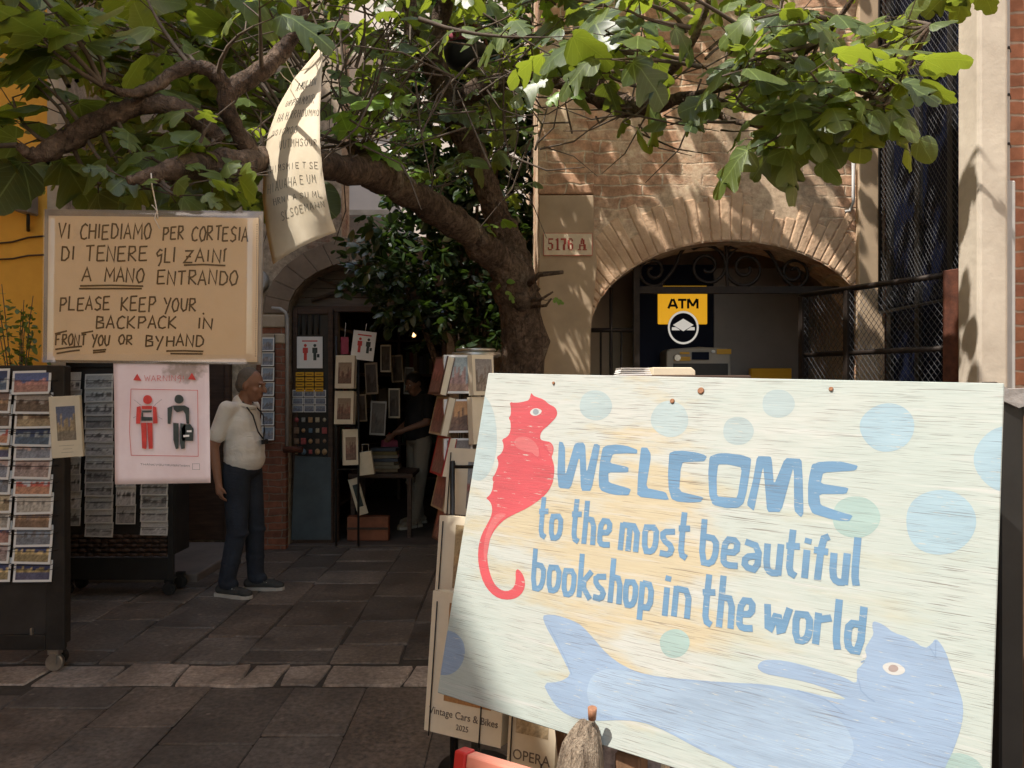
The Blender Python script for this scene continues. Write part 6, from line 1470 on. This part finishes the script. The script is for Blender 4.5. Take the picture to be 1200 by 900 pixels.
# stacked calendars hanging at the door post
for i, (px, pyt, pyb, pw, d_) in enumerate(((398, 416, 455, 23, 'a red brown picture of a balcony'), (397, 458, 497, 23, 'a dim canal picture'), (409, 503, 545, 17, 'a small dark picture'))):
    q = P(px + pw / 2 - 6, pyb, 7.15); slab(M.Translation(q) @ M.Rotation(R(-10 if i < 2 else 22), 4, 'Z') @ M.Rotation(R(-5), 4, 'X'), pw / F * 7.15, (pyb - pyt) / F * 7.15, .06, view_fn((.4, .25, .14), (.24, .1, .06), (.2, .1, .06), 800 + i, .3, .8), f'calendar with {d_} at the shop doorpost', 'calendars at the shop door post', 'calendar', 'wall_calendar', pic=(.14, .86, .14, .78))
for i, (px, pyt, pyb, pw, Y_) in enumerate(((436, 425, 462, 15, 7.7), (452, 404, 436, 12, 7.9), (442, 470, 510, 18, 7.75), (466, 416, 448, 14, 8.1), (462, 455, 490, 13, 8.0), (478, 430, 462, 10, 8.3), (424, 462, 494, 12, 7.5))):
    q = P(px, pyb, Y_); slab(M.Translation(q) @ M.Rotation(R(-14 + 9 * (i % 3)), 4, 'Z') @ M.Rotation(R(3 * (i % 3) - 3), 4, 'Y'), pw / F * Y_, (pyb - pyt) / F * Y_, .02, view_fn((.16, .12, .09), (.10, .06, .04), (.1, .07, .05), 850 + i, .3, .8), f'dim print hanging inside the doorway, {OR[i]} from the left', 'prints hanging inside the doorway', 'print', 'hanging_print', cover=('brownedge', 'cream', 'greycard')[i % 3], nx=8, nz=10)
    mb = MB(); mb.tube([q + V((0, .01, (pyb - pyt) / F * Y_)), V((q.x, q.y + .01, 2.6))], .002, 4); o = mb.build('hanging_string', MAT['wire']); base_origin(o, q + V((0, 0, .4))); tag(o, f'thin dark string holding the {OR[i]} print inside the doorway', 'string', 'strings inside the doorway')
tg = wthing('red_tag', P(403, 405, 7.3), 'small dull magenta tag hanging beside the notice in the doorway', 'tag')
mb = MB(); q = P(404, 405, 7.3); mb.box(q, (9 / F * 7.3, .01, 20 / F * 7.3)); mb.build('card', mat('dull magenta', (.35, .05, .09), .6), tg); mb = MB(); mb.tube([q + V((0, 0, .08)), q + V((0, .05, .22))], .003, 4); mb.build('thread', MAT['string'], tg)
# hanging rail that carries them
hr = wthing('door_rack', (-1.5, 7.3, 0), 'thin dark metal rack standing in the doorway holding calendars', 'display rack')
mb = MB(); 
for px in (394, 420): mb.tube([(P(px, 0, 7.24).x, 7.24, 0.02), (P(px, 0, 7.24).x, 7.24, 2.0)], .012, 6)
for py in (420, 460, 500, 550): mb.tube([P(394, py, 7.24), P(420, py, 7.24)], .008, 5)
mb.build('frame', MAT['black_metal'], hr)
bg = wthing('paper_bag', (-1.45, 7.2, .0), 'pale paper bag leaning against the rack foot in the doorway', 'bag')
mb = MB(); q = P(428, 556, 7.25)
mb.box((q.x, 7.27, .80), (.15, .05, .22), M.Rotation(-.12, 3, 'Y'), taper=.92); mb.build('body', MAT['cream'], bg, .004)
mb = MB(); mb.tube([(q.x - .03, 7.26, .9), (q.x - .03, 7.25, .98), (q.x + .03, 7.25, .98), (q.x + .03, 7.26, .9)], .004, 5); mb.build('handle', MAT['string'], bg)
tbl = wthing('book_table', (-1.2, 7.9, 0), 'low dark wooden table piled with books just inside the door', 'table')
mb = MB(); mb.bb(-1.62, -.98, 7.6, 8.2, .62, .66); mb.build('table_top', MAT['darkwood'], tbl, .004)
for x, y in ((-1.58, 7.64), (-1.02, 7.64), (-1.02, 8.16), (-1.58, 8.16)):
    mb = MB(); mb.bb(x - .02, x + .02, y - .02, y + .02, .025, .619); mb.build('leg', MAT['darkwood'], tbl)
ct_ = wthing('wooden_crate', (-1.36, 7.55, 0.03), 'reddish wooden crate on the floor under the book table', 'crate')
mb = MB(); mb.bb(-1.6, -1.2, 7.45, 7.56, .03, .26); mb.build('box', mat('reddish crate wood', (.28, .10, .05), .7, .4, 6, .3), ct_, .004); mb = MB(); mb.bb(-1.6, -1.2, 7.435, 7.448, .14, .16); mb.build('slat', MAT['darkwood'], ct_)
lg_ = wthing('leaning_calendar', (-1.45, 7.4, .3), 'slim white printed calendar leaning askew above the wooden crate', 'calendar')
mb = MB(); mb.box((-1.49, 7.44, .46), (.10, .015, .36), M.Rotation(-.28, 3, 'Y')); mb.build('card', MAT['cream'], lg_); mb = MB(); mb.box((-1.49, 7.43, .47), (.05, .003, .22), M.Rotation(-.28, 3, 'Y')); mb.build('picture', MAT['greyink'], lg_)
bk = wthing('bookcase', (-1.3, 10.2, 0), 'tall dark bookcase filling the back of the dim shop', 'bookcase')
mb = MB()
for x in (-2.15, -1.5, -.85, -.2): mb.bb(x, x + .04, 10.05, 10.45, .03, 2.4)
mb.build('upright', MAT['darkwood'], bk); mb = MB()
for z_ in (.3, .75, 1.2, 1.65, 2.1): mb.bb(-2.11, -.2, 10.055, 10.44, z_, z_ + .03)
mb.build('shelf', MAT['darkwood'], bk)
bs2 = wthing('side_bookcase', (-1.95, 8.4, 0), 'side bookcase on the left inside the shop door packed with books', 'bookcase')
mb = MB(); mb.bb(-2.19, -2.16, 7.8, 9.8, .03, 2.4)
for z_ in (.3, .75, 1.2, 1.65, 2.1): mb.bb(-2.16, -1.75, 7.8, 9.8, z_, z_ + .03)
mb.bb(-2.16, -1.75, 7.77, 7.8, .03, 2.4); mb.build('carcass', MAT['darkwood'], bs2)
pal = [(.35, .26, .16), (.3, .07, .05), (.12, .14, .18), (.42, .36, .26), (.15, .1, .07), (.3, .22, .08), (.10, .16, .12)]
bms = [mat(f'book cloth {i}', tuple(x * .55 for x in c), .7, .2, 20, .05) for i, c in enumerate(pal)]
rb = random.Random(33); x = -1.70
for sh_, z_ in enumerate((.78, 1.23, 1.68)):
    x = -1.44 if sh_ != 1 else -2.08
    for k in range(16):
        w_ = rb.uniform(.025, .055); h_ = rb.uniform(.20, .32)
        if x + w_ > -.9 and sh_ != 1 or x + w_ > -1.55 and sh_ == 1: break
        mb = MB(); mb.bb(x, x + w_ - .003, 10.06, 10.22, z_ + .001, z_ + h_); o = mb.build('book', rb.choice(bms)); base_origin(o, (x, 10.1, z_)); tag(o, 'cloth bound book standing spine out in the dim bookcase at the back', 'book', 'books in the back bookcase'); x += w_
for sh_, z_ in enumerate((.78, 1.23, 1.68)):
    y = 7.83
    for k in range(12):
        w_ = rb.uniform(.03, .06); h_ = rb.uniform(.2, .34)
        mb = MB(); mb.bb(-2.1, -1.74 + rb.uniform(-.03, .03), y, y + w_ - .003, z_ + .001, z_ + h_); o = mb.build('book', rb.choice(bms)); base_origin(o, (-1.9, y, z_)); tag(o, 'book packed on the side bookcase inside the door', 'book', 'books in the side bookcase'); y += w_
for k in range(7):
    z_ = .661 + k * .035; mb = MB(); mb.box((-1.28 + rb.uniform(-.02, .02), 7.82, z_ + .0165), (.26, .18, .032), M.Rotation(rb.uniform(-.2, .2), 3, 'Z')); o = mb.build('book', rb.choice(bms), None, .002); base_origin(o, (-1.28, 7.82, z_)); tag(o, f'{["bottom", "second lowest", "third lowest", "middle", "third highest", "second highest", "topmost"][k]} book of the pile on the low table', 'book', 'pile of books on the low table')
lm = wthing('warm_bulb', P(485, 392, 8.8), 'tiny glowing warm bulb inside the dim doorway', 'lamp')
em, et, eb = nodes('lit bulb'); eb.inputs['Emission Color'].default_value = (1, .45, .12, 1); eb.inputs['Emission Strength'].default_value = .3
q = P(485, 392, 8.8); mb = MB(); mb.ell(q, (.03, .03, .035), None, 12, 8); mb.build('bulb', em, lm); mb = MB(); mb.tube([q + V((0, 0, .03)), q + V((0, 0, .9))], .006, 5); mb.build('cord', MAT['wire'], lm)
pl_ = bpy.data.lights.new('bulb_light', 'POINT'); pl_.energy = .35; pl_.color = (1, .62, .3); pl_.shadow_soft_size = .04
po = bpy.data.objects.new('bulb_light', pl_); COL.objects.link(po); po.parent = lm; po.location = (0, -.08, -.02)
# ================================================================== PEOPLE
def person(name, loc, rz, label, J, mats, hair_fn, extra=None, belly=.13, skirt=False):
    """J: joint positions in the person's own space (facing -y, right hand at -x), feet at z=0"""
    root = empty(name, loc, (0, 0, rz)); tag(root, label, 'person')
    j = {k: V(p) for k, p in J.items() if isinstance(p, tuple)}
    hd, nk = j['head'], j['neck']; fw = V(J['face']).normalized(); up = (hd - nk).normalized()
    def hrot():
        y = -fw; x = up.cross(y); x = -x if x.x < 0 else x
        x.normalize(); z_ = x.cross(y).normalized(); return M(((x.x, y.x, z_.x), (x.y, y.y, z_.y), (x.z, y.z, z_.z)))
    HR = hrot()
    def hp(x, y, z_): return hd + HR @ V((x, y, z_))
    def body(mb):
        mb.ell(hd + HR @ V((0, .012, .02)), (.074, .095, .095), HR, 20, 14)            # skull
        mb.ell(hp(0, -.028, -.045), (.058, .066, .072), HR, 18, 12)                     # face
        mb.ell(hp(0, -.045, -.095), (.036, .040, .028), HR)                             # chin
        mb.cap(hp(0, -.095, .012), .009, hp(0, -.118, -.030), .016)                     # nose
        mb.ell(hp(0, -.092, .022), (.045, .014, .012), HR)                              # brow
        mb.ell(hp(0, -.089, -.066), (.025, .012, .008), HR); mb.ell(hp(0, -.086, -.080), (.022, .012, .008), HR)
        for s_ in (-1, 1):
            mb.ell(hp(s_ * .076, .01, -.012), (.010, .022, .033), HR); mb.ell(hp(s_ * .04, -.06, -.035), (.025, .025, .022), HR)
        mb.cap(nk + V((0, 0, -.05)), .062, hd + HR @ V((0, .02, -.05)), .052)
        ch = j['chest']; pv = j['pelvis']
        mb.ell(ch, (.165, .11, .17)); mb.ell((ch + pv) / 2 + V((0, -.015, 0)), (.15, .11, .20)); mb.ell(pv, (.145, .095, .11))
        for s_ in ('l', 'r'):
            mb.cap(nk + V((0, 0, -.10)), .044, j['sh' + s_], .050); mb.cap(j['sh' + s_], .052, j['el' + s_], .041); mb.cap(j['el' + s_], .040, j['wr' + s_], .027)
            w0 = j['wr' + s_]; d = (w0 - j['el' + s_]).normalized(); hand = V(J['palm' + s_]).normalized(); sd = d.cross(hand).normalized()
            c = w0 + d * .05; mb.cap(w0, .024, w0 + d * .075, .028)
            for k_ in (-1.5, -.5, .5, 1.5):
                b0 = w0 + d * .085 + sd * (.015 * k_); L = .032 + .006 * (1.5 - abs(k_ - .3))
                b1 = b0 + (d * .9 + hand * .25).normalized() * L; b2_ = b1 + (d * .55 + hand * .75).normalized() * L * .85
                mb.cap(b0, .0095, b1, .009, 8); mb.cap(b1, .009, b2_, .0075, 8)
            t0 = w0 + d * .035 + sd * (.022 * J.get('thumb', 1)); t1 = t0 + (d * .7 + sd * .5 * J.get('thumb', 1) + hand * .4).normalized() * .04
            mb.cap(t0, .012, t1, .010, 8); mb.cap(t1, .010, t1 + (d * .9 + hand * .4).normalized() * .03, .008, 8)
            mb.cap(j['hp' + s_], .078, j['kn' + s_], .052); mb.cap(j['kn' + s_], .05, j['an' + s_], .038)
            f = V(J['toe' + s_]); mb.cap(j['an' + s_] + V((0, 0, -.045)), .036, j['an' + s_] + f * .14 + V((0, 0, -.055)), .03)
    bo = blob('body', body, MAT['skin'], root, .0085, 3)
    def shirt(mb):
        ch = j['chest']; pv = j['pelvis']
        mb.ell(ch + V((0, 0, .0)), (.182, .118, .20)); mb.ell((ch + pv) / 2 + V((0, -belly * .35, .0)), (.178, .12 + belly * .35, .20)); mb.ell(pv + V((0, -.02, .07)), (.178, .14, .13))
        mb.cap(nk + V((0, .008, -.065)), .078, nk + V((0, .008, -.02)), .070)
        for s_ in ('l', 'r'):
            mb.cap(nk + V((0, 0, -.08)), .060, j['sh' + s_], .055)
            e = j['sh' + s_].lerp(j['el' + s_], J.get('sleeve', .78)); mb.cap(j['sh' + s_], .057, e, .060)
    so_ = blob('shirt', shirt, mats['shirt'], root, .011, 7)
    def trousers(mb):
        pv = j['pelvis']; mb.ell(pv + V((0, .0, .015)), (.172, .132, .115))
        for s_ in ('l', 'r'):
            mb.cap(j['hp' + s_], .102, j['kn' + s_], .076); mb.cap(j['kn' + s_], .074, j['an' + s_] + V((0, 0, .015)), .062)
            mb.ell(j['an' + s_] + V((0, -.02, -.0)), (.064, .072, .045))
            mb.ell(j['kn' + s_].lerp(j['an' + s_], .6), (.07, .074, .03)); mb.ell(j['kn' + s_] + V((0, -.01, -.03)), (.078, .08, .035))
    blob('trousers', trousers, mats['trousers'], root, .011, 5)
    for s_ in ('l', 'r'):
        f = V(J['toe' + s_]); a = j['an' + s_]; a0 = V((a.x, a.y, 0))
        def shoe(mb):
            mb.cap(a0 + f * -.05 + V((0, 0, .05)), .042, a0 + f * .15 + V((0, 0, .04)), .036); mb.ell(a0 + f * .17 + V((0, 0, .035)), (.045, .05, .03)); mb.cap(a0 + V((0, 0, .06)), .045, a0 + V((0, 0, .09)), .045)
        sh = blob('shoe', shoe, mats['shoe'], root, .009, 3)
        def sole(mb):
            sdv = V((-f.y, f.x, 0)); out = []
            for u, w_ in ((-.095, .02), (-.08, .04), (0, .042), (.1, .05), (.17, .048), (.21, .03), (.222, .0)): out.append((u, w_))
            pts = [a0 + f * u + sdv * w_ for u, w_ in out] + [a0 + f * u - sdv * w_ for u, w_ in out[::-1][1:]]
            mb.prism(pts, (0, 0, .026))
        mb = MB(); sole(mb); mb.build('sole', mats['sole'], sh, .004, 2)
        mb = MB()
        for k_ in range(3): mb.tube([a0 + f * (.07 + k_ * .022) + V((-f.y, f.x, 0)) * s2_ * .03 + V((0, 0, .078 - k_ * .006 - abs(s2_) * .012)) for s2_ in (-1, 0, 1)], .004, 5)
        mb.build('laces', mats['lace'], sh)
    def hairb(mb): hair_fn(mb, hp, HR)
    blob('hair', hairb, mats['hair'], root, .009, 2)
    mb = MB()
    for s_ in (-1, 1): mb.ell(hp(s_ * .031, -.088, .002), (.011, .006, .007), HR, 10, 6)
    mb.build('eye', MAT['white'], root); mb = MB()
    for s_ in (-1, 1): mb.ell(hp(s_ * .031, -.0935, .002), (.005, .003, .0055), HR, 8, 6)
    mb.build('iris', MAT['ink'], root)
    if extra: extra(root, j, hp, HR)
    return root
denim_m, dt, db = nodes('dark denim'); v = coords(dt); c = ramp(dt, noise(dt, 5, 5, .6, v), [(.3, (.010, .013, .022)), (.7, (.026, .034, .052))]); c = mixc(dt, .4, c, ramp(dt, noise(dt, 260, 2, .6, v), [(.3, .3), (.7, .7)]), 'OVERLAY'); dt.links.new(c, db.inputs['Base Color']); db.inputs['Roughness'].default_value = .9; bump(dt, db, noise(dt, 9, 4, .6, coords(dt, (1, 1, 2.4)), .8), .5, .02)
def cloth(name, col, rough=.85):
    m, t, b = nodes(name); v = coords(t); n1 = noise(t, 7, 4, .6, coords(t, (1, 1, 1.8)), 1.0); c = ramp(t, n1, [(.3, tuple(x * .9 for x in col)), (.7, col)]); t.links.new(c, b.inputs['Base Color']); b.inputs['Roughness'].default_value = rough; bump(t, b, n1, .35, .03); return m
man_mats = dict(shirt=cloth('white cotton polo', (.80, .76, .71)), trousers=denim_m, shoe=mat('grey trainer fabric', (.05, .05, .048), .8, .4, 20, .2), sole=mat('pale trainer sole', (.45, .42, .38), .7, .15, 20, .1), lace=MAT['card'], hair=mat('short grey hair', (.14, .12, .105), .8, .3, 90, .5))
def man_hair(mb, hp, HR):
    mb.ell(hp(0, .03, .045), (.078, .085, .082), HR); mb.ell(hp(0, .075, -.01), (.062, .045, .065), HR)
    for s_ in (-1, 1): mb.ell(hp(s_ * .066, .035, .0), (.016, .045, .05), HR)
def man_extra(root, j, hp, HR):
    mb = MB(); c = j['neck'] + V((0, -.03, -.045))
    mb.tube([c + V((.078 * cos(t), .072 * sin(t) + .012, .022 - .03 * max(0, -sin(t)))) for t in [2 * pi * k / 20 for k in range(21)]], .017, 8); mb.build('collar', man_mats['shirt'], root)
    mb = MB(); ch = j['chest']
    for s_ in (-1, 1): mb.tube([j['neck'] + V((s_ * .06, -.04, -.01)), ch + V((s_ * .07, -.128, .10)), ch + V((s_ * .045, -.155, -.02)), ch + V((0, -.17, -.075))], .006, 6)
    mb.build('neck_cord', MAT['black_metal'], root)
    mb = MB(); mb.box(ch + V((0, -.182, -.095)), (.075, .018, .035)); mb.build('phone', MAT['rubber'], root, .004)
mz = 1.0
JM = dict(head=(0, -.075, 1.545), neck=(0, .0, 1.43), face=(0, -1, -.16), chest=(0, .0, 1.22), pelvis=(0, .0, .93),
          shl=(.175, .02, 1.375), shr=(-.175, .02, 1.375), ell=(.215, .06, 1.10), elr=(-.215, .10, 1.10), wrl=(.20, -.0, .86), wrr=(-.215, .06, .85), palml=(-.6, -.5, 0), palmr=(.6, -.5, 0),
          hpl=(.085, .0, .90), hpr=(-.085, .0, .90), knl=(.09, -.045, .49), knr=(-.10, -.02, .49), anl=(.10, -.05, .09), anr=(-.11, .06, .09), toel=(.18, -.98, 0), toer=(-.12, -.99, 0), sleeve=.72)
person('person', (P(284, 0, 5.7).x, 5.7, 0), R(78), 'older man in a white polo shirt and dark jeans standing in the alley', JM, man_mats, man_hair, man_extra, .05)
cm = dict(shirt=cloth('black top', (.02, .018, .018)), trousers=cloth('pale beige trousers', (.30, .255, .20)), shoe=mat('beige shoe', (.38, .30, .22), .7, .2, 20, .1), sole=mat('cream sole', (.5, .45, .38), .7), lace=MAT['cream'], hair=mat('dark brown hair', (.03, .02, .015), .6, .3, 90, .5))
def c_hair(mb, hp, HR):
    mb.ell(hp(0, .02, .035), (.083, .098, .092), HR); mb.cap(hp(0, .06, .0), .075, hp(0, .08, -.14), .06)
def c_extra(root, j, hp, HR):
    w_ = j['wrr']; mb = MB(); mb.box(w_ + V((-.02, -.05, -.17)), (.10, .20, .22), None, taper=.85); bagp = mb.build('pink_bag', mat('pink cloth bag', (.45, .10, .16), .8, .2, 15, .3), root, .02, 2)
    mb = MB(); mb.tube([w_ + V((-.02, -.10, -.06)), w_ + V((0, -.06, .02)), w_ + V((-.02, .0, -.06))], .006, 6); mb.build('strap', MAT['redcover'], bagp)
JC = dict(JM); JC.update(head=(0, -.06, 1.53), face=(.2, -1, -.3), elr=(-.22, -.02, 1.10), wrr=(-.19, -.20, .98), ell=(.22, -.02, 1.12), wrl=(.14, -.22, 1.05), knl=(.09, -.04, .49), anl=(.09, -.10, .09), anr=(-.10, .05, .09))
person('person', (P(491, 0, 8.3).x, 8.3, .026), R(-55), 'customer in black top and pale trousers with a pink bag in the doorway', JC, cm, c_hair, c_extra, .05)
